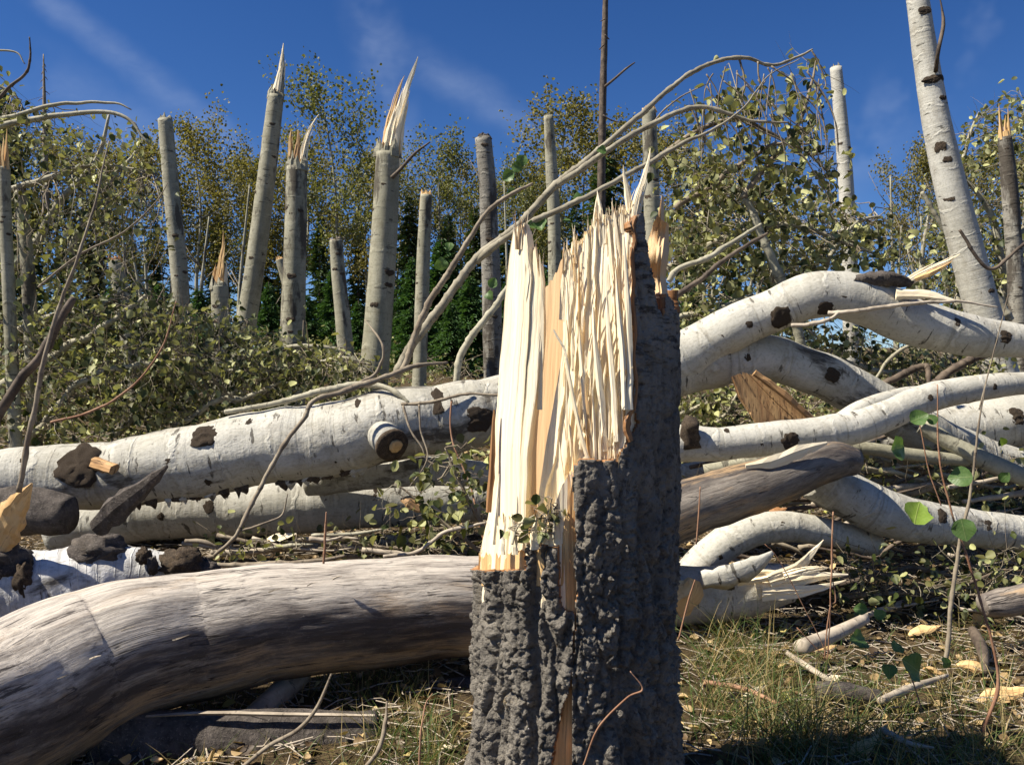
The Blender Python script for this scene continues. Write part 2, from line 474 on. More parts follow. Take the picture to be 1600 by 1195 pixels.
def rough_mat(name, a, bcol, c3, sc=1.0, strength=0.8):
    m, t, b = newmat(name, 0.9, 0.2)
    v = nd(t, 'ShaderNodeTexCoord').outputs['Object']
    n1 = noise(t, v, 14 * sc, 6, 0.7)
    n2 = noise(t, v, 85 * sc, 5, 0.7)
    c = mix(t, ramp(t, n1, [(0.35, 0), (0.65, 1)]), a, bcol)
    c = mix(t, ramp(t, n2, [(0.56, 0), (0.68, 0.8)]), c, c3)
    t.links.new(c, b.inputs['Base Color'])
    bump(t, b, math_(t, 'ADD', n1, n2), strength, 0.008)
    return m
M_KNOT = rough_mat('knot_bark', (0.04, 0.03, 0.022), (0.13, 0.095, 0.065), (0.27, 0.21, 0.15), 3.0, 1.0)
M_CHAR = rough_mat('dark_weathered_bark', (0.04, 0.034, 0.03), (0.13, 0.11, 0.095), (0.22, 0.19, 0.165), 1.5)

def stump_bark():
    m, t, b = newmat('furrowed_grey_bark', 0.9, 0.2)
    v = nd(t, 'ShaderNodeTexCoord').outputs['Object']
    n1 = noise(t, v, 9, 6, 0.65)
    n2 = noise(t, v, 60, 6, 0.7)
    n3 = noise(t, v, 220, 3, 0.7)
    c = mix(t, ramp(t, n1, [(0.35, 0), (0.65, 1)]), (0.14, 0.126, 0.108), (0.28, 0.25, 0.208))
    c = mix(t, ramp(t, n2, [(0.36, 0.8), (0.5, 0)]), c, (0.05, 0.045, 0.042))
    c = mix(t, ramp(t, n2, [(0.58, 0), (0.7, 0.6)]), c, (0.30, 0.27, 0.225))
    c = mix(t, ramp(t, noise(t, v, 12, 5, 0.7), [(0.64, 0), (0.72, 0.7)]), c, (0.34, 0.25, 0.12))
    hz = nd(t, 'ShaderNodeSeparateXYZ', {0: v}).outputs[2]     # thinner, paler bark higher up
    up = nd(t, 'ShaderNodeMapRange', {0: math_(t, 'ADD', hz, math_(t, 'MULTIPLY', n1, 0.3)), 1: 0.98, 2: 1.20, 3: 0.0, 4: 1.0}).outputs[0]
    dash = noise(t, vscale(t, v, (17, 17, 62)), 1, 6, 0.72)
    cu = mix(t, ramp(t, dash, [(0.50, 0), (0.58, 1)]), (0.33, 0.31, 0.27), (0.05, 0.043, 0.04))
    c = mix(t, math_(t, 'MULTIPLY', up, 0.7), c, cu)
    t.links.new(c, b.inputs['Base Color'])
    bump(t, b, math_(t, 'ADD', n2, math_(t, 'MULTIPLY', n3, 0.8)), 1.0, 0.010)
    return m
M_SBARK = stump_bark()

def twig_mat(name, a, c2):
    m, t, b = newmat(name, 0.75, 0.25)
    v = pc(t)
    n1 = noise(t, vscale(t, v, (20, 20, 12)), 1, 4, 0.6)
    n2 = noise(t, vscale(t, v, (25, 25, 60)), 1, 3, 0.6)
    c = mix(t, ramp(t, n1, [(0.38, 0), (0.62, 1)]), a, c2)
    c = mix(t, ramp(t, n2, [(0.60, 0), (0.68, 0.7)]), c, (a[0] * .35, a[1] * .35, a[2] * .35))
    t.links.new(c, b.inputs['Base Color'])
    bump(t, b, n2, 0.4, 0.004)
    return m
M_TWIG = twig_mat('grey_brown_twig', (0.16, 0.125, 0.09), (0.30, 0.25, 0.18))
M_TWIGP = twig_mat('pale_branch_bark', (0.27, 0.245, 0.175), (0.42, 0.39, 0.29))
M_BOUGH = twig_mat('grey_bough_bark', (0.20, 0.175, 0.125), (0.33, 0.295, 0.22))
M_TWIGD = twig_mat('dark_dead_branch', (0.06, 0.045, 0.035), (0.15, 0.115, 0.085))
M_TWIGR = twig_mat('reddish_stem', (0.24, 0.12, 0.07), (0.36, 0.21, 0.13))
M_STICK = twig_mat('sun_bleached_stick', (0.30, 0.25, 0.19), (0.48, 0.41, 0.32))

def leaf_mat(name, stops, under, trans=0.35, useunder=0.8):
    m, t, b = newmat(name, 0.55, 0.35)
    g = nd(t, 'ShaderNodeNewGeometry')
    c = ramp(t, g.outputs['Random Per Island'], stops)
    cu = mix(t, 0.35, under, c)
    f = math_(t, 'MULTIPLY', g.outputs['Backfacing'], useunder)
    c = mix(t, f, c, cu)
    t.links.new(c, b.inputs['Base Color'])
    tr = nd(t, 'ShaderNodeBsdfTranslucent', {'Color': mix(t, 1.0, c, (1.0, 1.0, 0.45), 'MULTIPLY')})
    mx = nd(t, 'ShaderNodeMixShader', {0: trans, 1: b.outputs[0], 2: tr.outputs[0]})
    t.links.new(mx.outputs[0], t.nodes['Material Output'].inputs[0])
    return m
M_LEAF = leaf_mat('wilted_aspen_leaf', [(0, (0.038, 0.055, 0.013)), (0.4, (0.070, 0.082, 0.020)), (0.6, (0.095, 0.085, 0.024)), (0.70, (0.20, 0.205, 0.065)), (1.0, (0.50, 0.50, 0.22))], (0.46, 0.46, 0.23), 0.22)
M_LEAFG = leaf_mat('green_aspen_leaf', [(0, (0.06, 0.15, 0.02)), (0.6, (0.10, 0.21, 0.03)), (1, (0.18, 0.28, 0.06))], (0.20, 0.28, 0.10), 0.45, 0.4)
M_LEAFY = leaf_mat('yellow_green_leaf', [(0, (0.22, 0.34, 0.03)), (1, (0.28, 0.40, 0.05))], (0.25, 0.34, 0.08), 0.45, 0.3)
def vein_leaf(name, a, b2, vein):
    m, t, b = newmat(name, 0.42, 0.4)
    v = pc(t)
    sp = nd(t, 'ShaderNodeSeparateXYZ', {0: v})
    ax = math_(t, 'ABSOLUTE', sp.outputs[0])
    mid = ramp(t, ax, [(0.006, 1), (0.022, 0)])
    fr = math_(t, 'FRACT', math_(t, 'SUBTRACT', math_(t, 'MULTIPLY', sp.outputs[1], 6.5), math_(t, 'MULTIPLY', ax, 5.0)))
    sv = ramp(t, fr, [(0.0, 1), (0.07, 0), (0.93, 0), (1.0, 1)])
    vn = math_(t, 'MAXIMUM', mid, math_(t, 'MULTIPLY', sv, 0.5))
    n1 = noise(t, nd(t, 'ShaderNodeTexCoord').outputs['Object'], 60, 5, 0.7)
    c = mix(t, ramp(t, n1, [(0.36, 0), (0.64, 1)]), a, b2)
    c = mix(t, ramp(t, n1, [(0.66, 0), (0.70, 0.8)]), c, (0.16, 0.11, 0.04))
    c = mix(t, math_(t, 'MULTIPLY', vn, 0.6), c, vein)
    t.links.new(c, b.inputs['Base Color'])
    bump(t, b, math_(t, 'ADD', vn, n1), 0.4, 0.003)
    tr = nd(t, 'ShaderNodeBsdfTranslucent', {'Color': mix(t, 1.0, c, (1.0, 1.0, 0.45), 'MULTIPLY')})
    mx = nd(t, 'ShaderNodeMixShader', {0: 0.42, 1: b.outputs[0], 2: tr.outputs[0]})
    t.links.new(mx.outputs[0], t.nodes['Material Output'].inputs[0])
    return m
M_LEAFG = vein_leaf('green_aspen_leaf', (0.085, 0.17, 0.045), (0.14, 0.23, 0.07), (0.30, 0.36, 0.16))
M_LEAFY = vein_leaf('yellow_green_leaf', (0.20, 0.31, 0.04), (0.26, 0.38, 0.07), (0.40, 0.46, 0.15))
M_FAR = leaf_mat('autumn_aspen_foliage', [(0, (0.13, 0.125, 0.034)), (0.5, (0.19, 0.175, 0.05)), (0.8, (0.25, 0.21, 0.06)), (1, (0.34, 0.28, 0.085))], (0.24, 0.22, 0.09), 0.42, 0.5)
M_FARG = leaf_mat('green_aspen_foliage', [(0, (0.11, 0.13, 0.04)), (0.6, (0.17, 0.18, 0.058)), (1, (0.25, 0.24, 0.09))], (0.22, 0.22, 0.11), 0.42, 0.5)
M_NEED = leaf_mat('spruce_needles', [(0, (0.035, 0.065, 0.022)), (0.6, (0.06, 0.105, 0.032)), (1, (0.11, 0.15, 0.05))], (0.05, 0.09, 0.035), 0.2, 0.3)
M_NEEDY = leaf_mat('young_spruce_needles', [(0, (0.04, 0.09, 0.026)), (0.6, (0.065, 0.14, 0.036)), (1, (0.10, 0.19, 0.055))], (0.06, 0.11, 0.04), 0.25, 0.3)
M_GRASS = leaf_mat('grass_blades', [(0, (0.045, 0.085, 0.016)), (0.45, (0.085, 0.13, 0.028)), (0.58, (0.20, 0.165, 0.06)), (1, (0.44, 0.33, 0.15))], (0.15, 0.17, 0.05), 0.3, 0.3)
M_STRAW = leaf_mat('dry_litter', [(0, (0.04, 0.025, 0.014)), (0.35, (0.12, 0.076, 0.036)), (0.62, (0.25, 0.165, 0.075)), (0.82, (0.44, 0.31, 0.15)), (0.94, (0.50, 0.36, 0.17)), (1, (0.40, 0.39, 0.10))], (0.30, 0.23, 0.13), 0.1, 0.3)

def ground_mat():
    m, t, b = newmat('forest_floor', 0.95, 0.15)
    v = nd(t, 'ShaderNodeTexCoord').outputs['Object']
    n1 = noise(t, v, 2.2, 6, 0.65)
    n2 = noise(t, v, 38, 6, 0.7)
    c = mix(t, ramp(t, n2, [(0.36, 0), (0.64, 1)]), (0.035, 0.025, 0.015), (0.155, 0.108, 0.056))
    c = mix(t, ramp(t, n1, [(0.48, 0), (0.66, 0.6)]), c, (0.06, 0.058, 0.02))
    n3 = noise(t, v, 130, 4, 0.7)
    c = mix(t, ramp(t, n3, [(0.60, 0), (0.68, 0.85)]), c, (0.30, 0.22, 0.12))
    t.links.new(c, b.inputs['Base Color'])
    bump(t, b, math_(t, 'ADD', n2, math_(t, 'MULTIPLY', n3, 0.6)), 1.0, 0.02)
    return m
M_GROUND = ground_mat()

# ------------------------------------------------------------------ ground
def G(x, y):
    x = np.asarray(x, float); y = np.asarray(y, float)
    z = np.interp(y, [-20, 3.4, 5, 8, 14, 30, 60, 500], [0, 0.0, 0.13, 0.45, 1.15, 2.0, 3.4, 10])
    q = np.stack([x * 0.9, y * 0.9, 0 * x + 3.3], -1)
    z = z + 0.055 * perlin(q) + 0.03 * perlin(q * 3.1)
    return z
xs = np.concatenate([np.linspace(-400, -30, 16)[:-1], np.linspace(-30, -5, 40)[:-1], np.linspace(-5, 5, 160)[:-1], np.linspace(5, 30, 40)[:-1], np.linspace(30, 400, 16)])
ys = np.concatenate([np.linspace(-60, -2, 16)[:-1], np.linspace(-2, 8, 160)[:-1], np.linspace(8, 40, 60)[:-1], np.linspace(40, 500, 30)])
gx, gy = np.meshgrid(xs, ys)
gz = G(gx, gy)
near = (np.abs(gx) < 5) & (gy < 8) & (gy > -2)
gz = gz + np.where(near, 0.012 * fbm(np.stack([gx * 9, gy * 9, gx * 0], -1), 3), 0)
ii = np.arange(gx.size).reshape(gx.shape)
GQ = np.stack([ii[:-1, :-1], ii[:-1, 1:], ii[1:, 1:], ii[1:, :-1]], -1).reshape(-1, 4)
kind(mk('ground', np.stack([gx, gy, gz], -1), GQ, M_GROUND), 'structure')

# ------------------------------------------------------------------ knots, splinters, broken tops
def knot_mesh(seed, rag=1.0):
    r = np.random.default_rng(seed)
    n, seg = 11, 34
    V = []
    for i in range(n):
        a = i / (n - 1) * math.pi / 2
        for j in range(seg):
            th = 2 * math.pi * j / seg
            V.append([math.cos(a) * math.cos(th), math.cos(a) * math.sin(th), math.sin(a) * 0.46])
    V = np.array(V)
    d = 0.42 * fbm(V * np.array([1.3, 1.3, .4]) + seed * 7.1, 4)
    d = d + 0.08 * fbm(V * np.array([5.5, 5.5, 2.]) + seed * 1.7, 3)
    d = d * rag
    V = V * (1 + d[:, None])
    V[:, 2] += rag * 0.20 * fbm(V * 3.4 + seed * 3.3, 3)
    V[:, 2] -= 0.14
    idx = np.arange(n * seg).reshape(n, seg)
    a = idx[:-1]; b = np.roll(idx, -1, 1)[:-1]; c = np.roll(idx, -1, 1)[1:]; d = idx[1:]
    return V, np.stack([a, b, c, d], -1).reshape(-1, 4)
KM = []
for s_ in (3, 8, 14, 21):
    V, Q = knot_mesh(s_)
    o = mk('knot', V, Q, M_KNOT)
    KM.append(o.data)
    bpy.data.objects.remove(o)
def knot(parent, pos, nrm, rx, rz=None, axis=None, h=1.0, k=None, mat=None):
    """a dark branch scar on the surface point pos with normal nrm"""
    me = KM[rng.integers(len(KM)) if k is None else k]
    o = bpy.data.objects.new('knot', me)
    COL.objects.link(o)
    nrm = Vector(nrm).normalized()
    ax = Vector(axis) if axis is not None else Vector((0, 0, 1))
    y = (ax - nrm * ax.dot(nrm)).normalized()
    x = y.cross(nrm)
    M = Matrix((x, y, nrm)).transposed().to_4x4()
    h = h * .72
    o.parent = parent
    off = WOFF[parent.name]
    o.matrix_basis = Matrix.Translation(Vector(np.asarray(pos) - off)) @ M @ Matrix.Diagonal((rx, rz or rx, (rx + (rz or rx)) * 0.5 * h, 1))
    WOFF[o.name] = off
    return o
def burl(parent, px, py, d, rx, ry, seed, mat=None):
    """lumpy, wrinkled swelling"""
    n, seg = 18, 28
    a = np.linspace(0.02, math.pi - 0.02, n); th = np.linspace(0, 2 * math.pi, seg, endpoint=False)
    Aa, Th = np.meshgrid(a, th, indexing='ij')
    V = np.stack([np.sin(Aa) * np.cos(Th), np.sin(Aa) * np.sin(Th), np.cos(Aa)], -1)
    k = 1 + .35 * fbm(V * 1.4 + seed, 3) - .22 * np.exp(-(np.abs(perlin(V * np.array([2.2, 2.2, 4.5]) + seed * 2)) / .12) ** 2) + .10 * fbm(V * 6 + seed, 2)
    V = V * k[..., None] * np.array([rx, (rx + ry) * .5, ry]) * d / F + P(px, py, d)
    idx = np.arange(n * seg).reshape(n, seg)
    Q = np.stack([idx[:-1], idx[1:], np.roll(idx, -1, 1)[1:], np.roll(idx, -1, 1)[:-1]], -1).reshape(-1, 4)
    return mk('burl', V.reshape(-1, 3), Q, mat or M_KNOT, parent, True)
def knot_px(parent, C, R, px, py, rpx, hpx=None, h=1.0, k=None):
    """knot on the camera side of a tube, where photograph pixel (px, py) meets it"""
    pr = np.stack([800 + C[:, 0] / C[:, 1] * F, 597.5 - (C[:, 2] - CAM_H) / C[:, 1] * F], -1)
    i = int(np.argmin(np.hypot(pr[:, 0] - px, pr[:, 1] - py)))
    T = np.gradient(C, axis=0)[i]; T /= np.linalg.norm(T)
    d = C[i][1]
    q = P(px, py, d) - C[i]
    q = q - T * np.dot(q, T)
    q[1] = 0
    q = q - T * np.dot(q, T)
    e = np.linalg.norm(q)
    if e > R[i] * 0.97:
        q *= R[i] * 0.97 / e; e = R[i] * 0.97
    fwd = np.array([0, -1.0, 0]); fwd = fwd - T * np.dot(fwd, T); fwd /= np.linalg.norm(fwd)
    nrm = q + fwd * math.sqrt(max(0.0, R[i] ** 2 - e * e))
    nrm /= np.linalg.norm(nrm)
    o = knot(parent, C[i] + nrm * R[i] * 0.98, nrm, rpx * d / F, (hpx or rpx) * d / F, axis=T, h=h, k=k)
    return o

def spike_data(C, Wd, Th, sides=6, twist=0.0, ax=None):
    """flattened, faceted splinter along C with half widths Wd and half thickness Th"""
    C = np.asarray(C, float)
    n = len(C)
    T, U, Vv = frames(C)
    a = np.array([0, -1.0, 0]) if ax is None else np.asarray(ax, float)
    V = []; pcs = []
    s = np.concatenate([[0], np.cumsum(np.linalg.norm(np.diff(C, axis=0), axis=1))])
    o = rng.random(3) * 60
    th = np.linspace(0, 2 * math.pi, sides, endpoint=False) + rng.random() * 1.0
    jit = 1 + 0.35 * rng.uniform(-1, 1, sides)
    for i in range(n):
        n1 = a - T[i] * np.dot(a, T[i]); n1 /= np.linalg.norm(n1) + 1e-9
        w1 = np.cross(T[i], n1)
        jj = jit * (1 + 0.18 * rng.uniform(-1, 1, sides))
        for j in range(sides):
            x = math.cos(th[j] + twist * i / n) * Wd[i] * jj[j]; y = math.sin(th[j] + twist * i / n) * Th[i] * jj[j]
            V.append(C[i] + w1 * x + n1 * y)
            pcs.append([x + o[0], y + o[1], s[i] + o[2]])
    idx = np.arange(n * sides).reshape(n, sides)
    q = np.stack([idx[:-1], np.roll(idx, -1, 1)[:-1], np.roll(idx, -1, 1)[1:], idx[1:]], -1).reshape(-1, 4)
    e = len(V)
    V = np.vstack([V, C[0], C[-1]]); pcs = np.vstack([pcs, pcs[0], pcs[-1]])
    tr = np.vstack([np.stack([np.full(sides, e), np.roll(idx[0], -1), idx[0]], -1), np.stack([np.full(sides, e + 1), idx[-1], np.roll(idx[-1], -1)], -1)])
    return V, q, tr, pcs
def join(parts):
    Vs, Qs, Ts, Ps, k = [], [], [], [], 0
    for V, Q, Tr, p in parts:
        Vs.append(V); Qs.append(np.asarray(Q) + k); Ts.append(np.asarray(Tr).reshape(-1, 3) + k); Ps.append(p); k += len(V)
    return np.vstack(Vs), [np.vstack(Qs), np.vstack(Ts)], np.vstack(Ps)
def splinter(name, pts, d, mat, parent, th=0.5, n=10, sides=6, smooth=False, ax=None):
    """pts rows (px, py, half width px[, depth])"""
    C, R = pxpath(pts, d, n)
    V, Q, Tr, pcs = spike_data(C, R, R * th + 0.0006, sides, ax=ax)
    return mk(name, V, [Q, Tr], mat, parent, smooth, pcs)
def frayed(name, pts, d, mat, parent, k=7, n=14):
    """a splinter built of many torn strips of unequal length"""
    C, R = pxpath(pts, d, n)
    T, U, Vv = frames(C)
    parts = [spike_data(C, R * .55, R * .3 + .0006, 6)]
    sd_ = np.cross(T, np.array([0, -1.0, 0])); sd_ /= np.linalg.norm(sd_, axis=1)[:, None]
    for i in range(k):
        f = (i + .5) / k * 2 - 1 + rng.uniform(-.1, .1)
        m = int(n * rng.uniform(.45, .98)); m = max(5, m)
        o = sd_ * (R * f * .75)[:, None] + np.array([0, -1.0, 0]) * (R * (.25 * (1 - f * f) + rng.uniform(-.12, .2)))[:, None]
        c = (C + o)[:m]
        c = c + (np.linspace(0, 1, m) ** 2)[:, None] * (sd_[:m] * R[0] * rng.uniform(-.25, .35) * np.sign(f + .01)) + rng.normal(size=(m, 3)) * R[0] * .02
        w = R[0] * rng.uniform(.22, .42) * (1.02 - np.linspace(0, 1, m) ** rng.uniform(1.2, 3))
        w = np.minimum(w, R[:m] * .6 + .0008)
        parts.append(spike_data(c, w + .0003, w * .5 + .0003, 5))
    V, Fs, ps = join(parts)
    return mk(name, V, Fs, mat, parent, False, ps)
def jag_top(name, c, axis, r, h, mat, parent, n=9, shell=False):
    """ring of short splinters where a trunk snapped"""
    axis = np.asarray(axis, float) / np.linalg.norm(axis)
    a = np.cross(axis, [0, 1, 0.1]); a /= np.linalg.norm(a); b = np.cross(axis, a)
    parts = []
    V, Q, Tr, p = tube_data(np.array([c - axis * r * .3, c + axis * h * .15]), np.array([r * .93, r * .8]), seg=10, rough=0.1)
    parts.append((V, Q, Tr, p))
    for i in range(n):
        th = 2 * math.pi * i / n + rng.uniform(-.3, .3)
        rr = r * (rng.uniform(.72, .86) if shell else rng.uniform(.45, .85))
        o = c + (a * math.cos(th) + b * math.sin(th)) * rr
        hh = h * rng.uniform(.35, 1.0)
        C = np.array([o - axis * r * .4, o + axis * hh * .4 + rng.normal(size=3) * r * .05, o + axis * hh + rng.normal(size=3) * r * .12])
        w = r * rng.uniform(.22, .42)
        parts.append(spike_data(C, np.array([w, w * .8, w * .08]), np.array([w, w * .6, w * .06]) * .7, 5))
    V, Fs, ps = join(parts)
    return mk(name, V, Fs, mat, parent, False, ps)

# ================================================================== THE SPLINTERED STUMP
SD = 1.9                                   # distance of its axis
SXP = 898.0                                # axis in photograph pixels
SX = (SXP - 800) / F * SD
RB, RW = 0.231, 0.198
stump = thing('splintered_stump', 'tall dark-barked stump, snapped off with a jagged top of bare cream splinters', 'stump', (SX, SD, float(G(SX, SD))))

def z_of(py, y):                           # height of photograph row py at distance y
    return CAM_H + (597.5 - py) / F * y

def bark_sheet(name, inside, th0, th1, zlo, zhi, label=None, cell=0.0028, smoothtop=None):
    nt = int((th1 - th0) * RB / cell); nz = int((zhi - zlo) / cell)
    th = np.linspace(th0, th1, nt); z = np.linspace(zlo, zhi, nz)
    TH, Z = np.meshgrid(th, z)
    flare = 1 + 0.10 * np.clip((0.35 - Z) / 0.35, 0, 1) ** 2
    xs_ = TH * RB
    q = np.stack([xs_, Z, 0 * Z], -1)
    w1 = fbm(q * [6, 4, 1] + 5, 3) * 0.05; w2 = fbm(q * [7, 7, 1] + 40, 3) * 0.05
    qq = np.stack([xs_ + w1, Z + w2, 0 * Z + 0.5], -1)
    fur = np.abs(perlin(qq * [10.5, 1.9, 1] + 3.7))
    furrow = -0.020 * np.exp(-(fur / 0.055) ** 2)
    fur2 = np.abs(perlin(qq * [17, 4.6, 1] + 31.7))
    furrow += -0.011 * np.exp(-(fur2 / 0.05) ** 2)
    for k_, (tc_, dp_, wd_) in enumerate(((-.43, .030, .009), (-.80, .010, .005), (.34, .012, .006), (.86, .010, .006))):
        wig = tc_ + .11 * fbm(np.stack([0 * Z + k_ * 3.1, Z * 5.5, 0 * Z], -1), 4)
        furrow -= dp_ * np.exp(-((TH - wig) * RB / wd_) ** 2)
    wa = fbm(q * [34, 34, 1] + 60, 4); wb = fbm(q * [30, 34, 1] + 90, 4)
    def terrace(v, n_, sharp=.72):
        f_ = np.floor(v * n_); r_ = v * n_ - f_
        return (f_ + np.clip((r_ - sharp) / (1 - sharp), 0, 1)) / n_
    t1 = fbm(np.stack([xs_ * 15 + w1 * 8, Z * 8 + w2 * 8, 0 * Z + 3], -1), 5)
    t2 = fbm(np.stack([xs_ * 30 + wa * .25, Z * 22 + wb * .25, 0 * Z + 13], -1), 4)
    t3 = fbm(np.stack([xs_ * 62 + wb * .3, Z * 52 + wa * .3, 0 * Z + 23], -1), 4)
    lump = 0.015 * terrace(t1, 5, .8) + 0.008 * terrace(t2, 4, .8) + 0.0035 * terrace(t3, 4)
    vc = np.abs(perlin(np.stack([xs_ * 26 + wa * .35, Z * 5 + wb * .3, 0 * Z + 8], -1)))
    lump += -0.0085 * np.exp(-(vc / 0.045) ** 2)
    f1, f2, cid = worley(np.stack([xs_ * 20 + w1 * 20 + wa * .6, Z * 40 + w2 * 26 + wb * .6, 0 * Z + 0.4], -1))
    lump += -0.0035 * np.exp(-((f2 - f1) / 0.07) ** 2) + 0.004 * (cid - 0.5)
    hc = np.abs(perlin(np.stack([xs_ * 9 + wa * .3, Z * 34 + wb * .45, 0 * Z + 4], -1)))
    lump += -0.0070 * np.exp(-(hc / 0.045) ** 2)
    fine = 0.0022 * fbm(q * [70, 60, 1], 4) + 0.0016 * fbm(q * [190, 170, 1] + 5, 2)
    amp = np.ones_like(Z) if smoothtop is None else smoothtop(TH, Z)
    R = np.maximum(RB * flare + (furrow + lump + fine) * amp, RW * flare + 0.0065)
    SXZ = SX
    out = np.stack([SXZ + R * np.sin(TH), SD - R * np.cos(TH), Z], -1)
    Ri = RW * flare + 0.003
    inn = np.stack([SXZ + Ri * np.sin(TH), SD - Ri * np.cos(TH), Z], -1)
    cx = 800 + out[..., 0] / out[..., 1] * F
    cy = 597.5 - (Z - CAM_H) / out[..., 1] * F
    jag = 7 * fbm(q * [30, 30, 1] + 9, 3)
    jag2 = 5 * fbm(q * [35, 22, 1] + 77, 3)
    M = inside(cx + jag2, cy + jag, TH, Z)
    C = M[:-1, :-1] & M[1:, :-1] & M[:-1, 1:] & M[1:, 1:]
    n = out.shape[0] * out.shape[1]
    idx = np.arange(n).reshape(out.shape[:2])
    a, b, c, d = idx[:-1, :-1], idx[:-1, 1:], idx[1:, 1:], idx[1:, :-1]
    outer = np.stack([a, b, c, d], -1)[C]
    inner = (np.stack([a, d, c, b], -1)[C]) + n
    Cp = np.pad(C, 1)
    walls = []
    lo = C & ~Cp[:-2, 1:-1]; walls.append(np.stack([b, a, a + n, b + n], -1)[lo])
    hi = C & ~Cp[2:, 1:-1]; walls.append(np.stack([d, c, c + n, d + n], -1)[hi])
    le = C & ~Cp[1:-1, :-2]; walls.append(np.stack([a, d, d + n, a + n], -1)[le])
    ri = C & ~Cp[1:-1, 2:]; walls.append(np.stack([c, b, b + n, c + n], -1)[ri])
    walls = np.vstack(walls)
    Fa = np.vstack([outer, inner, walls])
    mi = np.concatenate([np.zeros(len(outer), int), np.ones(len(inner) + len(walls), int)])
    V = np.vstack([out.reshape(-1, 3), inn.reshape(-1, 3)])
    used = np.unique(Fa); rm = np.full(len(V), -1); rm[used] = np.arange(len(used))
    o = mk(name, V[used], rm[Fa], None, stump, True, V[used] - np.array([SX, SD, 0]), [M_SBARK, M_CAMB], mi)
    if label: o['label'] = label
    return o

def in_left(x, y, TH, Z):
    top = np.interp(x, [700, 735, 819, 820, 873, 875, 885, 899], [886, 890, 890, 850, 856, 940, 952, 955])
    seam = np.interp(y, [840, 950, 1050, 1090, 1140, 1200, 1320], [877, 898, 896, 886, 872, 862, 862])
    back = TH < -1.5
    return ((y > top) & (x < seam)) | (back & (y > 885))
bark_l = bark_sheet('bark', in_left, -2.6, 0.12, -0.06, 0.66, 'thick blocky grey bark on the lower sunlit side')
def in_right(x, y, TH, Z):
    seam = np.interp(y, [700, 800, 950, 1050, 1200, 1320], [893, 896, 899, 894, 884, 880])
    top = np.interp(x, [880, 893, 905, 935, 943, 960, 968], [735, 730, 716, 718, 722, 716, 726])
    low = (x > seam) & (y > top)
    leftb = np.interp(y, [320, 345, 380, 420, 480, 540, 600, 640, 660, 700, 730], [1000, 986, 988, 990, 990, 988, 992, 988, 996, 975, 960])
    top2 = np.interp(x, [985, 990, 1006, 1012, 1020, 1030, 1036, 1042, 1060], [350, 338, 334, 380, 430, 480, 492, 450, 490])
    high = (x > leftb) & (y > top2) & (TH > 0.25)
    back = (TH > 1.45) & (y > 450 + 170 * (TH - 1.45))
    return (low & (TH > -0.1) & (TH < 1.5)) | high | back
def soft_top(TH, Z):
    a = np.clip((0.78 - Z) / 0.25, 0, 1)
    return 0.32 + 0.68 * a
bark_r = bark_sheet('bark', in_right, -0.12, 2.7, -0.06, 1.40, 'dark bark rising high on the shaded side', smoothtop=soft_top)

# inside core
C = np.array([[SX, SD, -0.1], [SX, SD, 0.3], [SX, SD + 0.01, 0.60]])
tube('heartwood', spline(C, 30), np.full(30, RW - 0.004), M_TAN, stump, seg=40, rough=0.02, rf=8)
C = np.array([[SX + .035, SD + .075, 0.5], [SX + .035, SD + .078, 0.8], [SX + .04, SD + .08, 1.0]])
tube('inner_wood', spline(C, 20), np.linspace(.125, .09, 20), M_TAN, stump, seg=24, rough=0.25, rf=5)

def cyl_depth(px, r=RW, dd=0.0):
    x = (np.asarray(px) - SXP) / F * SD * 0.955
    return SD - np.sqrt(np.clip(r * r - x * x, 0.0009, None)) + dd

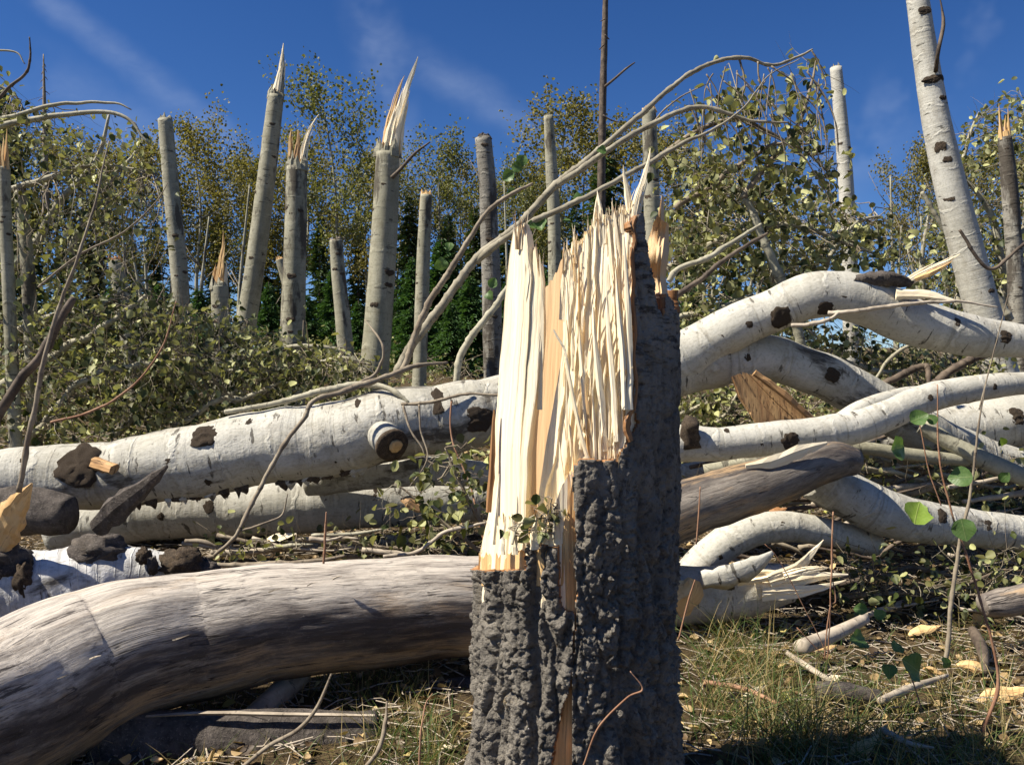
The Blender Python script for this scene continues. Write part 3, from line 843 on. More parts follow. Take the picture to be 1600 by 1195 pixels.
def wood_slab(name, Lf, Rf, ybot, top, depth, thick, mat, nu=40, nv=46, jag=14, jagf=0.35, fib=0.004, botjag=0, label=None, step=0.004, parent=None, seed=None):
    """upright slab of split wood. Lf, Rf: [(py, px)] edges; top: [(u, py)]; depth(px, py, u) -> distance"""
    u = np.linspace(0, 1, nu)
    sd_ = rng.random() * 90 if seed is None else seed
    yt = np.interp(u, [a for a, b in top], [b for a, b in top])
    spk = np.abs(perlin(np.stack([u * nu * jagf, 0 * u + sd_, 0 * u], -1)))
    spk2 = np.abs(perlin(np.stack([u * nu * jagf * 2.3, 0 * u + sd_ + 9, 0 * u], -1)))
    yt = yt + jag * (spk * 2.2 + spk2 * 1.0 - 0.3)
    yb = ybot + botjag * (np.abs(perlin(np.stack([u * nu * .3, 0 * u + sd_ + 30, 0 * u], -1))) * 2 - .4)
    tt = np.linspace(0, 1, nv)
    U, Tt = np.meshgrid(u, tt)
    Yp = yb[None] + Tt * (yt - yb)[None]
    Lf = sorted(Lf); Rf = sorted(Rf)
    xl = np.interp(Yp, [a for a, b in Lf], [b for a, b in Lf]); xr = np.interp(Yp, [a for a, b in Rf], [b for a, b in Rf])
    wob = 1.6 * fbm(np.stack([0 * U + sd_, Yp * .02, U * 0], -1), 3)
    X = xl + (xr - xl) * U + wob
    D = depth(X, Yp, U)
    wid = np.abs(xr - xl).max() * SD / F
    s = Yp * SD / F
    q = np.stack([U * wid * 60 + sd_, s * 2.2, 0 * U], -1)
    rel = fib * fbm(q, 4)
    f1, f2, cid = worley(np.stack([U * wid * 45 + sd_ + 0.25 * perlin(q * .4), s * 1.3 + sd_, 0 * U + .5], -1))
    rel = rel + step * (cid - .5) * 2
    front = np.stack([(X - 800) / F * D, D, CAM_H + (597.5 - Yp) / F * D], -1)
    nv_ = np.array([-0.5, -0.86, 0])
    front = front + nv_ * rel[..., None]
    th = np.asarray(thick, float)
    tap = (0.35 + 0.65 * np.clip((1 - Tt) * 4, 0, 1))[..., None]
    back = front + th * tap
    n = front.shape[0] * front.shape[1]
    idx = np.arange(n).reshape(front.shape[:2])
    a, b, c, d = idx[:-1, :-1], idx[:-1, 1:], idx[1:, 1:], idx[1:, :-1]
    Fa = [np.stack([a, b, c, d], -1).reshape(-1, 4), (np.stack([a, d, c, b], -1) + n).reshape(-1, 4)]
    e = idx[-1]; Fa.append(np.stack([e[:-1], e[1:], e[1:] + n, e[:-1] + n], -1))
    e = idx[0]; Fa.append(np.stack([e[1:], e[:-1], e[:-1] + n, e[1:] + n], -1))
    e = idx[:, 0]; Fa.append(np.stack([e[:-1], e[1:], e[1:] + n, e[:-1] + n], -1))
    e = idx[:, -1]; Fa.append(np.stack([e[1:], e[:-1], e[:-1] + n, e[1:] + n], -1))
    V = np.vstack([front.reshape(-1, 3), back.reshape(-1, 3)])
    pcs = np.stack([V[:, 0] + sd_, V[:, 1], V[:, 2]], -1)
    o = mk(name, V, np.vstack(Fa), mat, parent or stump, False, pcs)
    if label: o['label'] = label
    return o

# outer shell left: the tall left slab
wood_slab('wood_slab', [(352, 803), (430, 792), (600, 779), (700, 771), (800, 764), (870, 748), (960, 744)],
          [(352, 822), (430, 829), (560, 823), (700, 812), (780, 812), (870, 818), (960, 818)], 945,
          [(0, 352), (0.15, 356), (0.5, 352), (0.85, 350), (1, 362)], lambda x, y, u: cyl_depth(x) + 0.03 * np.clip((700 - y) / 350, 0, 1), (0.035, 0.045, 0), M_WOOD, nu=34, nv=60, jag=5, step=0.0012, fib=.0016,
          label='tall pale slab standing along the sunlit edge')
wood_slab('wood_slab', [(380, 833), (440, 831), (560, 826), (700, 814), (850, 808)], [(380, 843), (440, 849), (520, 847), (600, 839), (700, 825), (850, 820)], 860,
          [(0, 392), (0.35, 385), (0.6, 425), (0.8, 430), (0.93, 405), (1, 470)], lambda x, y, u: 1.737 + 0.022 * np.clip((700 - y) / 350, 0, 1) - 0.008 * u, (0.012, 0.045, 0), M_WOOD, nu=24, nv=50, jag=8, step=0.0015, fib=.002)
# the smooth inner wall deep behind the slot
def wall(off=0.0, k=1.0):
    return lambda x, y, u: 1.935 - k * (x - 835) * (0.16 / 155.0) + off
wood_slab('inner_wall', [(380, 846), (500, 836), (600, 824), (760, 798), (860, 796)], [(380, 915), (500, 910), (860, 910)], 880,
          [(0, 470), (0.25, 440), (0.5, 405), (0.75, 380), (1, 372)], wall(0.0), (0.05, 0.06, 0), M_WOODS, nu=40, nv=50, jag=16, fib=0.0015, step=0.0006,
          label='smooth tan inner wall lying in the slab shadow')
def rw(off=0.0, nf=5.0, A=0.010, ph=0.0):
    def f(x, y, u):
        w = u * nf + 0.9 * fbm(np.stack([u * 2 + ph, y * .006, 0 * u], -1), 3) + ph
        fr = w - np.floor(w)
        fr = np.minimum(fr / .82, (1 - fr) / .18)
        return 1.742 - (x - 870) * (0.042 / 115.0) + 0.020 * np.clip((700 - y) / 350, 0, 1) + off - A * fr
    return f
wood_slab('wood_slab', [(340, 887), (470, 882), (560, 878), (700, 852), (770, 842), (860, 836)], [(340, 925), (860, 925)], 905,
          [(0, 400), (0.25, 372), (0.5, 386), (0.75, 360), (1, 372)], rw(0.004, 2.6, .007, .3), (0.05, 0.06, 0), M_WOOD, nu=56, nv=60, jag=24, step=0.0010, fib=.002)
wood_slab('wood_slab', [(340, 912), (560, 908), (700, 898), (860, 890)], [(340, 962), (560, 968), (720, 965), (760, 962)], 760,
          [(0, 372), (0.3, 352), (0.6, 340), (1, 352)], rw(-0.003, 2.6, .008, 1.7), (0.05, 0.05, 0), M_WOOD, nu=56, nv=60, jag=30, step=0.0012, fib=.002)
wood_slab('wood_slab', [(320, 948), (560, 950), (740, 950)], [(320, 986), (560, 988), (640, 987), (700, 974), (740, 967)], 745,
          [(0, 350), (0.4, 330), (0.7, 322), (1, 335)], rw(-0.004, 2, .008, 2.9), (0.04, 0.05, 0), M_WOOD, nu=44, nv=56, jag=20, step=0.0012, fib=.002)
# front shell below the notch: broken rim, orange towards the bark
wood_slab('wood_rim', [(770, 768), (850, 756), (960, 742)], [(770, 905), (850, 905), (960, 905)], 965,
          [(0, 815), (0.18, 800), (0.3, 818), (0.45, 835), (0.55, 828), (0.66, 815), (0.8, 760), (0.9, 735), (1, 720)], lambda x, y, u: cyl_depth(x, RW + 0.003), (0.01, 0.05, 0), M_WOOD, nu=60, nv=30, jag=22, jagf=.4, step=0.003)
wood_slab('stripped_band', [(820, 752), (960, 742)], [(820, 880), (960, 880)], 915,
          [(0, 868), (0.3, 862), (0.6, 858), (1, 850)], lambda x, y, u: cyl_depth(x, RW + 0.0045), (0.0, 0.03, 0), M_TAN, nu=50, nv=16, jag=16, jagf=.4, step=0.002,
          label='orange-tan band of stripped wood above the grey bark')
wood_slab('stripped_band', [(820, 872), (960, 872), (1300, 855)], [(820, 908), (960, 918), (1100, 922), (1300, 915)], 1330,
          [(0, 850), (0.4, 800), (0.7, 740), (1, 722)], lambda x, y, u: cyl_depth(x, RW + 0.0045), (0.0, 0.03, 0), M_TAN, nu=24, nv=60, jag=10, step=0.002,
          label='narrow brown strip of wood showing through the bark crack')
wood_slab('wood_chunk', [(300, 1026), (340, 1012), (400, 1006), (480, 1014)], [(300, 1040), (340, 1043), (380, 1036), (430, 1030), (480, 1036)], 490,
          [(0, 400), (0.3, 352), (0.5, 338), (0.62, 305), (0.72, 340), (1, 345)], lambda x, y, u: 1.80 - 0.02 * u + 0.012 * np.sin(y * .09), (0.02, 0.04, 0), M_WOODS, nu=22, nv=40, jag=12, step=0.006,
          label='pale split chunk behind the top of the bark')
# tall single splinters along the broken edge: (path px, half width), depth
SPL = [
    ([(936, 520, 9), (938, 420, 9), (939, 340, 7.5), (935, 310, 4), (933, 298, .6)], 1.735),
    ([(921, 470, 5), (924, 400, 4), (930, 330, 2.2), (934, 302, .5)], 1.74),
    ([(990, 480, 8), (986, 400, 9), (985, 330, 11), (979, 290, 7), (975, 272, 3.5), (974, 258, .8)], 1.715),
    ([(988, 380, 7), (993, 325, 12), (1003, 290, 9), (1010, 266, 6.5), (1014, 250, 4), (1016, 232, .8)], 1.71),
    ([(978, 560, 6), (970, 440, 6), (962, 350, 4), (956, 316, .6)], 1.72),
    ([(965, 600, 5), (960, 480, 5), (954, 400, 4), (951, 345, .5)], 1.72),
    ([(905, 540, 7), (908, 440, 6), (912, 390, 3.5), (913, 362, .5)], 1.745),
    ([(893, 520, 8), (893, 430, 7), (897, 380, 3.6), (898, 352, .6)], 1.75),
    ([(880, 500, 7), (882, 440, 5), (886, 395, 2.5), (886, 372, .5)], 1.755),
    ([(817, 560, 5), (818, 430, 5), (819, 370, 2.6), (820, 350, .5)], 1.77),
    ([(843, 640, 4), (845, 520, 4.5), (846, 440, 2.6), (843, 398, .5)], 1.745),
    ([(865, 515, 2), (873, 530, 3), (882, 546, 3), (890, 580, 1.5)], 1.715),
    ([(884, 560, 2.6), (895, 620, 3), (910, 690, 3), (920, 720, 2.5)], 1.705),
    ([(925, 720, 4), (915, 640, 4), (908, 560, 3), (905, 510, .6)], 1.715),
    ([(945, 705, 4.5), (938, 620, 5), (930, 540, 3.6), (927, 480, .6)], 1.705),
    ([(962, 690, 5), (957, 600, 5), (950, 520, 4), (948, 450, .6)], 1.695),
    ([(975, 640, 5), (973, 560, 5), (966, 480, 3.6), (962, 420, .6)], 1.69),
    ([(984, 640, 4), (983, 540, 4), (979, 440, 3), (975, 370, .6)], 1.69),
    ([(870, 850, 6), (866, 820, 5), (868, 795, 2.5), (870, 770, .5)], 1.70),
    ([(835, 858, 7), (834, 832, 5), (838, 812, 2), (839, 800, .4)], 1.70),
    ([(805, 866, 6), (803, 835, 5), (801, 815, 2), (800, 802, .4)], 1.71),
    ([(785, 866, 5), (786, 835, 4), (789, 820, 2), (790, 806, .4)], 1.72),
    ([(852, 850, 5), (850, 826, 4), (852, 806, 1.6), (853, 796, .4)], 1.70),
    ([(885, 790, 6), (880, 750, 5), (876, 715, 2.6), (874, 690, .4)], 1.715),
    ([(770, 850, 4), (774, 810, 3.6), (778, 770, 2), (780, 740, .4)], 1.735),
]
for i, (pp, dd) in enumerate(SPL):
    if pp[0][2] >= 7 and pp[-1][1] < 380:
        frayed('splinter', pp, dd, M_WOOD, stump, 6)
    else:
        splinter('splinter', pp, dd, M_WOOD, stump, th=0.55, n=12, sides=7, ax=(-.5, -.86, 0))
for k in range(80):                         # hair-thin torn slivers
    x = rng.uniform(880, 985)
    y = rng.uniform(400, 760)
    dd = (1.742 - (x - 870) * (0.042 / 115.0) + 0.020 * max(0, min(1, (700 - y) / 350)) - 0.014) if x > 860 else float(cyl_depth(x)) + 0.03 * max(0, min(1, (700 - y) / 350)) - 0.004
    L = rng.uniform(20, 70); lean = rng.normal() * 4
    splinter('sliver', [(x, y + L * .5, rng.uniform(.5, 1.1), dd), (x + lean * .3, y, .8, dd - .003), (x + lean, y - L * .5, .25, dd - rng.uniform(.004, .014))], dd, [M_WOOD, M_WOODS, M_TAN][k % 3], stump, th=.8, n=5, sides=4, ax=(-.5, -.86, 0))
for k in range(64):                         # frayed fibres along the broken tops
    x = rng.choice([rng.uniform(800, 848), rng.uniform(878, 986), rng.uniform(878, 986)])
    yt_ = float(np.interp(x, [800, 822, 832, 840, 848, 878, 890, 912, 935, 950, 970, 986], [356, 356, 400, 420, 440, 395, 378, 378, 352, 345, 330, 338]))
    dd = (1.742 - (x - 870) * (0.042 / 115.0) + 0.014) if x > 860 else 1.765
    h_ = rng.uniform(6, 34); lean = rng.normal() * 3.5
    splinter('sliver', [(x, yt_ + 34, rng.uniform(1.0, 2.4), dd), (x + lean * .3, yt_ + 6, rng.uniform(.8, 1.6), dd - .003), (x + lean, yt_ - h_, .2, dd - rng.uniform(0, .012))], dd, [M_WOOD, M_WOOD, M_WOODS][k % 3], stump, th=.7, n=6, sides=5, ax=(-.5, -.86, 0))
for k in range(14):                         # small fibres over the split face
    x = rng.uniform(885, 985); y = rng.uniform(420, 700)
    dd = 1.742 - (x - 870) * (0.042 / 115.0) + 0.020 * max(0, min(1, (700 - y) / 350)) - 0.012
    L = rng.uniform(50, 150); w = rng.uniform(1.2, 3.2); lean = rng.uniform(-6, 6)
    splinter('splinter', [(x, y + L * .6, w, dd), (x + lean * .4, y, w, dd - .004), (x + lean, y - L * .4, .4, dd - .012)], dd, M_WOOD if rng.random() < .8 else M_TAN, stump, th=.6, n=6, sides=5, ax=(-.5, -.86, 0))
splinter('splinter', [(985, 690, 5), (978, 668, 8), (982, 650, 6), (990, 640, 2)], 1.69, M_CAMB, stump, th=.4)
splinter('bark_edge', [(995, 338, 3), (989, 352, 5), (993, 375, 3.4), (988, 400, 4), (991, 440, 4), (990, 480, 5.5), (993, 520, 3.5), (990, 560, 4.4), (995, 600, 3), (991, 642, 3)], 1.698, M_CAMB, stump, th=.7, n=40, sides=7)['label'] = 'orange torn inner edge of the dark bark'
for (x, y) in ((930, 985), (945, 1000), (958, 985), (966, 968), (955, 1030), (962, 1045), (940, 900), (955, 905), (970, 1115), (980, 860), (925, 870), (945, 1085), (968, 845)):
    a_ = rng.uniform(0, 3.1); l_ = rng.uniform(4, 9)
    splinter('bark_flake', [(x - l_ * math.cos(a_), y - l_ * math.sin(a_), 1.5, 1.682), (x, y, rng.uniform(2, 5), 1.668), (x + l_ * math.cos(a_), y + l_ * math.sin(a_), .8, 1.676)], 1.68, M_SBARK, stump, th=.35, n=6, sides=6)
splinter('bark_curl', [(763, 800, 4), (768, 740, 5), (770, 690, 4), (772, 640, 1)], 1.78, M_CAMB, stump, th=.8)['label'] = 'strip of reddish bark on the outer edge of the slab'

# ================================================================== FALLEN LOGS
def kink(C, R):
    s = np.concatenate([[0], np.cumsum(np.linalg.norm(np.diff(C, axis=0), axis=1))])
    o = rng.random(3) * 40
    q = np.stack([s * 3.3, 0 * s, 0 * s], -1) + o
    off = np.stack([perlin(q) * .3, perlin(q + 20) * .5, perlin(q + 40)], -1) + .5 * np.stack([0 * s, perlin(q * 2.3), perlin(q * 2.3 + 40)], -1)
    rr = 1 + .07 * perlin(q * 1.3 + 9) + .05 * perlin(q * 3 + 5) if len(C) != 170 else 1 + .03 * perlin(q * .8 + 9)
    return C + off * (R * .16)[:, None], R * rr
def fallen(name, label, cat, pts, d, mat, n=70, seg=36, rough=0.05, rf=3.0, group=None, part='trunk', dispf=None, seed=None):
    C, R = kink(*pxpath(pts, d, n))
    th_ = thing(name, label, cat, tuple(C[len(C) // 2] - np.array([0, 0, R[len(C) // 2]])), group)
    V, Q, Tr, pcs = tube_data(C, R, seg=seg, rough=rough, rf=rf, dispf=dispf, seed=seed)
    mk(part, V, [Q, Tr], mat, th_, True, pcs)
    return th_, C, R
def limb(parent, pts, d, mat, name='limb', n=40, seg=20, rough=0.05):
    C, R = kink(*pxpath(pts, d, n))
    tube(name, C, R, mat, parent, seg=seg, rough=rough)
    return C, R

# weathered grey log across the front
def greyd(pcs, s, th):
    return -0.005 * np.exp(-(np.abs(perlin(pcs * [17, 17, 1.1])) / 0.035) ** 2) * np.clip(.3 + 1.6 * perlin(pcs * [5, 5, 1.5] + 7), 0, 1) + 0.003 * fbm(pcs * [26, 26, 2.2], 4)
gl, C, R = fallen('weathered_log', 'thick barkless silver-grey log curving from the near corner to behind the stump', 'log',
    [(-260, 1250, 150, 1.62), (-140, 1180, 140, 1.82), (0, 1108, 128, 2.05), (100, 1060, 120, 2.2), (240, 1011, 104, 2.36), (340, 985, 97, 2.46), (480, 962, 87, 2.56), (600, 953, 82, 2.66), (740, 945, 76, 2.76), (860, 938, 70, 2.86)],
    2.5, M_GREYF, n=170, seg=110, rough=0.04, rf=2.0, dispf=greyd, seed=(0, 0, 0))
for i in range(10):
    x = rng.uniform(120, 620); y = 1000 - (x - 240) * .12 + rng.uniform(-40, 10)
# fuzzy torn fibres
for (x, y, l) in ((190, 985, 22), (270, 1000, 26), (140, 1030, 18), (420, 925, 20), (480, 915, 16), (90, 1060, 22), (520, 905, 14)):
    dd = float(np.interp(x, [0, 240, 480, 740], [1.87, 2.18, 2.39, 2.6]))
    splinter('torn_fibre', [(x, y, 1.6, dd), (x + l * .5, y - 4, 1.3, dd - .012), (x + l, y - l * .35, .4, dd - .025)], dd, M_STICK, gl, th=.5, n=5, sides=4)

# the big white aspen with its fork
def wrinkle(pcs, s, th):
    w = fbm(pcs * [10, 10, 5], 3)
    k = np.sin((pcs[..., 2] + .05 * w) * 95)
    return .0030 * k * np.clip(.5 + 1.2 * perlin(pcs * [6, 6, 4] + 9), 0, 1) + .004 * fbm(pcs * [14, 14, 26], 3)
def torn_under(pcs, s, th):
    return 0.006 * fbm(pcs * [9, 9, 5], 3)
ba, C, R = fallen('fallen_aspen', 'big white fallen aspen log with black branch scars, forking in two past the stump', 'fallen tree',
    [(-160, 768, 47, 3.95), (0, 750, 47, 4.0), (160, 744, 53, 4.0), (340, 714, 58, 4.0), (480, 690, 58, 4.0), (600, 668, 57, 4.0), (700, 652, 54, 4.05), (800, 632, 50, 4.1), (950, 600, 48, 4.15), (1060, 572, 47, 4.2), (1130, 560, 42, 4.2)],
    4.0, M_ASPM, n=150, seg=56, rough=0.05, dispf=torn_under)
for (x, y, rx, ry, h) in ((150, 722, 33, 36, .9), (335, 678, 20, 24, 1.0), (740, 656, 20, 22, .7), (683, 626, 24, 14, .5), (405, 656, 8, 9, 1), (55, 718, 7, 7, .7), (285, 716, 6, 12, .5), (200, 706, 7, 10, .5), (535, 728, 16, 7, .3), (345, 752, 12, 6, .3), (560, 632, 14, 6, .4)):
    knot_px(ba, C, R, x, y, rx, ry, h)
splinter('branch_stub', [(148, 722, 9, 3.86), (165, 728, 9, 3.78), (178, 733, 8, 3.72)], 3.8, M_OLDW, ba, th=1, n=5, sides=9)
for i in range(34):
    x = rng.uniform(170, 580); ye = float(np.interp(x, [130, 250, 400, 520, 600], [798, 783, 762, 742, 725]))
    w = rng.uniform(5, 12); h = rng.uniform(5, 13)
    splinter('bark_shred', [(x - w * .4, ye - 7, w, 3.93), (x, ye + 1, w * .8, 3.92), (x + w * .2, ye + h * .6, w * .4, 3.93), (x + w * .3, ye + h, .5, 3.93)], 3.93, M_KNOT if i % 3 else M_ASPM, ba, th=.25, n=7, sides=6)
# sawn-looking dark stub at the middle
tc = tube('branch_stub', np.array([P(592, 672, 3.9), P(602, 684, 3.84), P(612, 695, 3.78)]), np.array([.072, .074, .070]), M_ASPM, ba, seg=24, rough=.04)
e1 = P(613, 696, 3.775)
ax_ = P(612, 695, 3.78) - P(592, 672, 3.9); ax_ /= np.linalg.norm(ax_)
ee = tube('stub_end', np.array([e1 - ax_ * .012, e1 + ax_ * .003, e1 + ax_ * .008]), np.array([.076, .075, .056]), M_KNOT, tc, seg=24, rough=.06)
tube('stub_heart', np.array([e1 + ax_ * .006, e1 + ax_ * .014]) + np.array([.012, 0, .0]), np.array([.034, .028]), M_TAN, tc, seg=9, rough=.3)
# forked limbs
C1, R1 = limb(ba, [(1020, 575, 44, 4.18), (1075, 552, 40, 4.15), (1130, 522, 35, 4.1), (1200, 488, 34, 4.05), (1270, 462, 36, 4.0), (1340, 466, 38, 4.0), (1410, 495, 38, 4.0), (1500, 522, 33, 4.0), (1600, 534, 27, 4.0), (1720, 545, 25, 4.0)], 4.1, M_ASP, n=90, seg=32)
for (x, y, rx, ry, h) in ((1219, 495, 18, 18, 1), (1283, 485, 13, 13, 1), (1550, 528, 10, 11, 1), (1168, 507, 6, 6, .8), (1128, 525, 5, 5, .8), (1350, 445, 6, 18, .5), (1440, 470, 8, 8, .6), (1475, 505, 7, 10, .5), (1315, 470, 5, 16, .4)):
    knot_px(ba, C1, R1, x, y, rx, ry, h)
C2, R2 = limb(ba, [(1040, 585, 38, 4.22), (1120, 566, 37, 4.2), (1200, 558, 36, 4.2), (1270, 580, 36, 4.22), (1340, 615, 36, 4.3), (1420, 660, 34, 4.35), (1500, 700, 32, 4.45), (1620, 740, 30, 4.5)], 4.2, M_ASPM, n=70, seg=30)
for (x, y, rx, ry, h) in ((1283, 585, 11, 14, .9), (1155, 560, 6, 6, .8), (1100, 575, 6, 6, .6)):
    knot_px(ba, C2, R2, x, y, rx, ry, h)
# bark lump and splinter on the fork
splinter('bark_ridge', [(1320, 446, 6, 3.94), (1350, 438, 13, 3.92), (1395, 436, 15, 3.9), (1424, 444, 8, 3.9)], 3.9, M_CHAR, ba, th=.8, n=14, sides=9, smooth=True)
frayed('splinter', [(1416, 442, 7, 3.9), (1440, 428, 9, 3.88), (1470, 414, 8, 3.85), (1500, 397, 1, 3.8)], 3.9, M_WOOD, ba, 8)
splinter('splinter', [(1430, 436, 4, 3.88), (1460, 424, 4, 3.85), (1488, 408, .6, 3.82)], 3.9, M_TAN, ba, th=.5, n=8, sides=6)
splinter('splinter', [(1400, 458, 8, 3.88), (1450, 460, 6, 3.86), (1500, 472, 1, 3.84)], 3.9, M_WOOD, ba, th=.4, n=9, sides=6)

# second white log underneath
b2, C, R = fallen('fallen_aspen', 'smooth pale aspen log lying low beneath the big white log', 'log',
    [(90, 830, 44, 4.5), (230, 800, 45, 4.5), (320, 792, 47, 4.5), (450, 788, 46, 4.5), (620, 780, 43, 4.55), (780, 772, 40, 4.6), (960, 765, 36, 4.7)], 4.5, M_ASP, n=80, seg=36)
for (x, y, rx, ry, h) in ((345, 785, 10, 8, .5), (500, 760, 8, 8, .6), (270, 800, 6, 6, .8), (590, 765, 12, 8, .5)):
    knot_px(b2, C, R, x, y, rx, ry, h)
b3, C, R = fallen('fallen_aspen', 'short pale aspen piece wedged between the two white logs near the stump', 'log',
    [(480, 752, 24, 4.3), (560, 742, 26, 4.28), (640, 735, 26, 4.25), (720, 738, 22, 4.25), (790, 745, 20, 4.3)], 4.3, M_ASPM, n=40, seg=24)

# near chalky log with lumps
b4, C, R = fallen('fallen_aspen', 'chalky wrinkled aspen log with black lumpy burls, tucked behind the grey log', 'log',
    [(-180, 985, 80, 2.85), (-40, 945, 72, 2.95), (60, 925, 66, 3.0), (180, 900, 52, 3.05), (270, 905, 40, 3.1), (360, 925, 32, 3.15), (460, 945, 28, 3.2)], 3.0, M_ASPW, n=260, seg=56, rough=0.09, rf=3.5, dispf=wrinkle)
for i, (x, y, dd, rx, ry) in enumerate(((2, 880, 2.93, 46, 34), (40, 905, 2.90, 16, 30), (152, 862, 3.02, 46, 30), (285, 880, 3.02, 34, 26), (322, 892, 3.05, 20, 20), (225, 868, 2.98, 12, 14), (238, 884, 2.96, 8, 16))):
    burl(b4, x, y, dd, rx, ry, 3.7 * i + 1.3, M_CHAR if i % 2 == 0 else M_KNOT)
o = splinter('charred_stick', [(150, 825, 12, 2.92), (190, 790, 15, 2.86), (225, 762, 11, 2.82), (262, 728, 2, 2.78)], 2.85, M_CHAR, None, th=.6, n=14, sides=8)
tag(o, 'split blackened stick jutting up from the chalky log', 'stick')
o = splinter('wood_shard', [(-10, 850, 26, 2.9), (12, 812, 22, 2.88), (30, 782, 14, 2.85), (50, 755, 1.5, 2.82)], 2.9, M_TAN, None, th=.5, n=14, sides=9)
tag(o, 'pointed orange-tan slab of broken wood by the thin upright sapling', 'wood slab')
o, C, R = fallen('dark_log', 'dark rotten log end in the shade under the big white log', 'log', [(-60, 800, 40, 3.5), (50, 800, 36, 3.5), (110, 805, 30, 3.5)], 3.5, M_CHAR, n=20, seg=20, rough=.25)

# right-hand logs
r1, C, R = fallen('fallen_aspen', 'slim white aspen trunk snaking away from the stump below the fork', 'fallen tree',
    [(960, 705, 30, 3.62), (1050, 694, 29, 3.6), (1120, 692, 27, 3.6), (1250, 680, 26, 3.62), (1340, 664, 26, 3.65), (1420, 634, 24, 3.7), (1490, 612, 21, 3.75), (1600, 600, 18, 3.8), (1750, 590, 16, 3.85)], 3.6, M_ASP, n=90, seg=30)
for (x, y, rx, ry, h) in ((1229, 688, 14, 14, 1), (1128, 672, 6, 5, .8), (1330, 645, 6, 5, .6), (1440, 622, 5, 5, .6), (1185, 690, 5, 5, .6), (1545, 604, 5, 5, .6)):
    knot_px(r1, C, R, x, y, rx, ry, h)
splinter('branch_stub', [(1078, 690, 16, 3.56), (1080, 668, 14, 3.52), (1083, 656, 12, 3.5)], 3.5, M_KNOT, r1, th=1, n=6, sides=10, smooth=True)
limb(r1, [(1300, 672, 18, 3.66), (1345, 640, 15, 3.68), (1400, 618, 11, 3.72), (1440, 610, 8, 3.8)], 3.7, M_ASP, n=20, seg=16)
r2, C, R = fallen('weathered_log', 'grey weathered log behind the stump with fresh yellow wood along its top', 'log',
    [(960, 850, 52, 3.15), (1050, 806, 46, 3.2), (1150, 772, 41, 3.25), (1240, 738, 36, 3.3), (1300, 722, 30, 3.35), (1335, 722, 22, 3.38)], 3.25, M_GREYD, n=60, seg=40, dispf=greyd)
splinter('fresh_strip', [(1165, 728, 3, 3.2), (1205, 722, 8, 3.2), (1250, 705, 9, 3.22), (1292, 692, 2, 3.25)], 3.2, M_WOOD, r2, th=.5, n=12, sides=7)
r3, C, R = fallen('fallen_aspen', 'grey-white aspen trunk dropping from the grey log end down to the ground', 'log',
    [(1270, 742, 36, 3.5), (1330, 775, 38, 3.5), (1400, 808, 36, 3.5), (1490, 822, 30, 3.55), (1600, 832, 27, 3.6), (1760, 845, 26, 3.65)], 3.5, M_ASPM, n=60, seg=30)
for (x, y, rx, ry, h) in ((1450, 800, 12, 10, .8), (1525, 815, 8, 8, .5)):
    knot_px(r3, C, R, x, y, rx, ry, h)
r4, C, R = fallen('fallen_aspen', 'bent aspen limb arching above the broken log end', 'log',
    [(1075, 905, 27, 3.5), (1110, 868, 28, 3.5), (1155, 836, 27, 3.5), (1220, 822, 24, 3.52), (1290, 830, 22, 3.55), (1370, 850, 18, 3.6)], 3.5, M_ASP, n=40, seg=26)
for (x, y, rx, ry, h) in ((1120, 865, 4, 6, .5), (1150, 845, 4, 7, .5), (1215, 815, 4, 7, .4)):
    knot_px(r4, C, R, x, y, rx, ry, h)
r5, C, R = fallen('broken_log', 'short aspen log snapped open with pale splinters at its end beside the stump', 'log',
    [(1000, 935, 48, 3.25), (1070, 930, 46, 3.25), (1130, 925, 43, 3.25), (1190, 917, 38, 3.25), (1235, 912, 30, 3.25)], 3.25, M_ASPM, n=40, seg=34)
knot_px(r5, C, R, 1128, 905, 9, 11, .8)
for pp in ([(1180, 915, 22, 3.14), (1230, 905, 18, 3.12), (1280, 898, 12, 3.12), (1325, 897, 2, 3.12)], [(1200, 905, 12, 3.1), (1240, 890, 12, 3.08), (1265, 868, 9, 3.06), (1287, 843, 1, 3.05)],
           [(1190, 925, 14, 3.12), (1240, 922, 12, 3.1), (1300, 912, 6, 3.1), (1322, 906, 1, 3.1)], [(1150, 905, 12, 3.12), (1200, 898, 10, 3.1), (1245, 902, 1, 3.1)], [(1225, 900, 8, 3.06), (1260, 890, 7, 3.04), (1290, 886, 1, 3.02)]):
    frayed('splinter', pp, 3.1, M_WOOD, r5, 7)
splinter('bark_flap', [(1095, 905, 12, 3.12), (1140, 897, 16, 3.08), (1180, 880, 12, 3.06), (1208, 862, 3, 3.05)], 3.1, M_ASP, r5, th=.3, n=12, sides=8, smooth=True)
splinter('torn_wood', [(1050, 940, 26, 3.12), (1075, 925, 22, 3.12), (1085, 905, 8, 3.12)], 3.1, M_TAN, r5, th=.4, n=8, sides=8)
r6, C, R = fallen('fallen_aspen', 'wide white aspen log running low behind the slim snaking trunk', 'log',
    [(1230, 715, 38, 4.7), (1350, 695, 42, 4.7), (1450, 678, 43, 4.7), (1560, 662, 42, 4.75), (1720, 640, 42, 4.8)], 4.7, M_ASP, n=60, seg=32)
for (x, y, rx, ry, h) in ((1560, 650, 14, 12, 1), (1480, 670, 6, 6, .6)):
    knot_px(r6, C, R, x, y, rx, ry, h)
r7, C, R = fallen('fallen_aspen', 'thin greenish aspen pole slanting down under the wide white log', 'pole',
    [(1440, 665, 13, 3.95), (1500, 700, 13, 3.9), (1560, 728, 14, 3.85), (1680, 780, 14, 3.8)], 3.9, M_ASPG, n=30, seg=16)
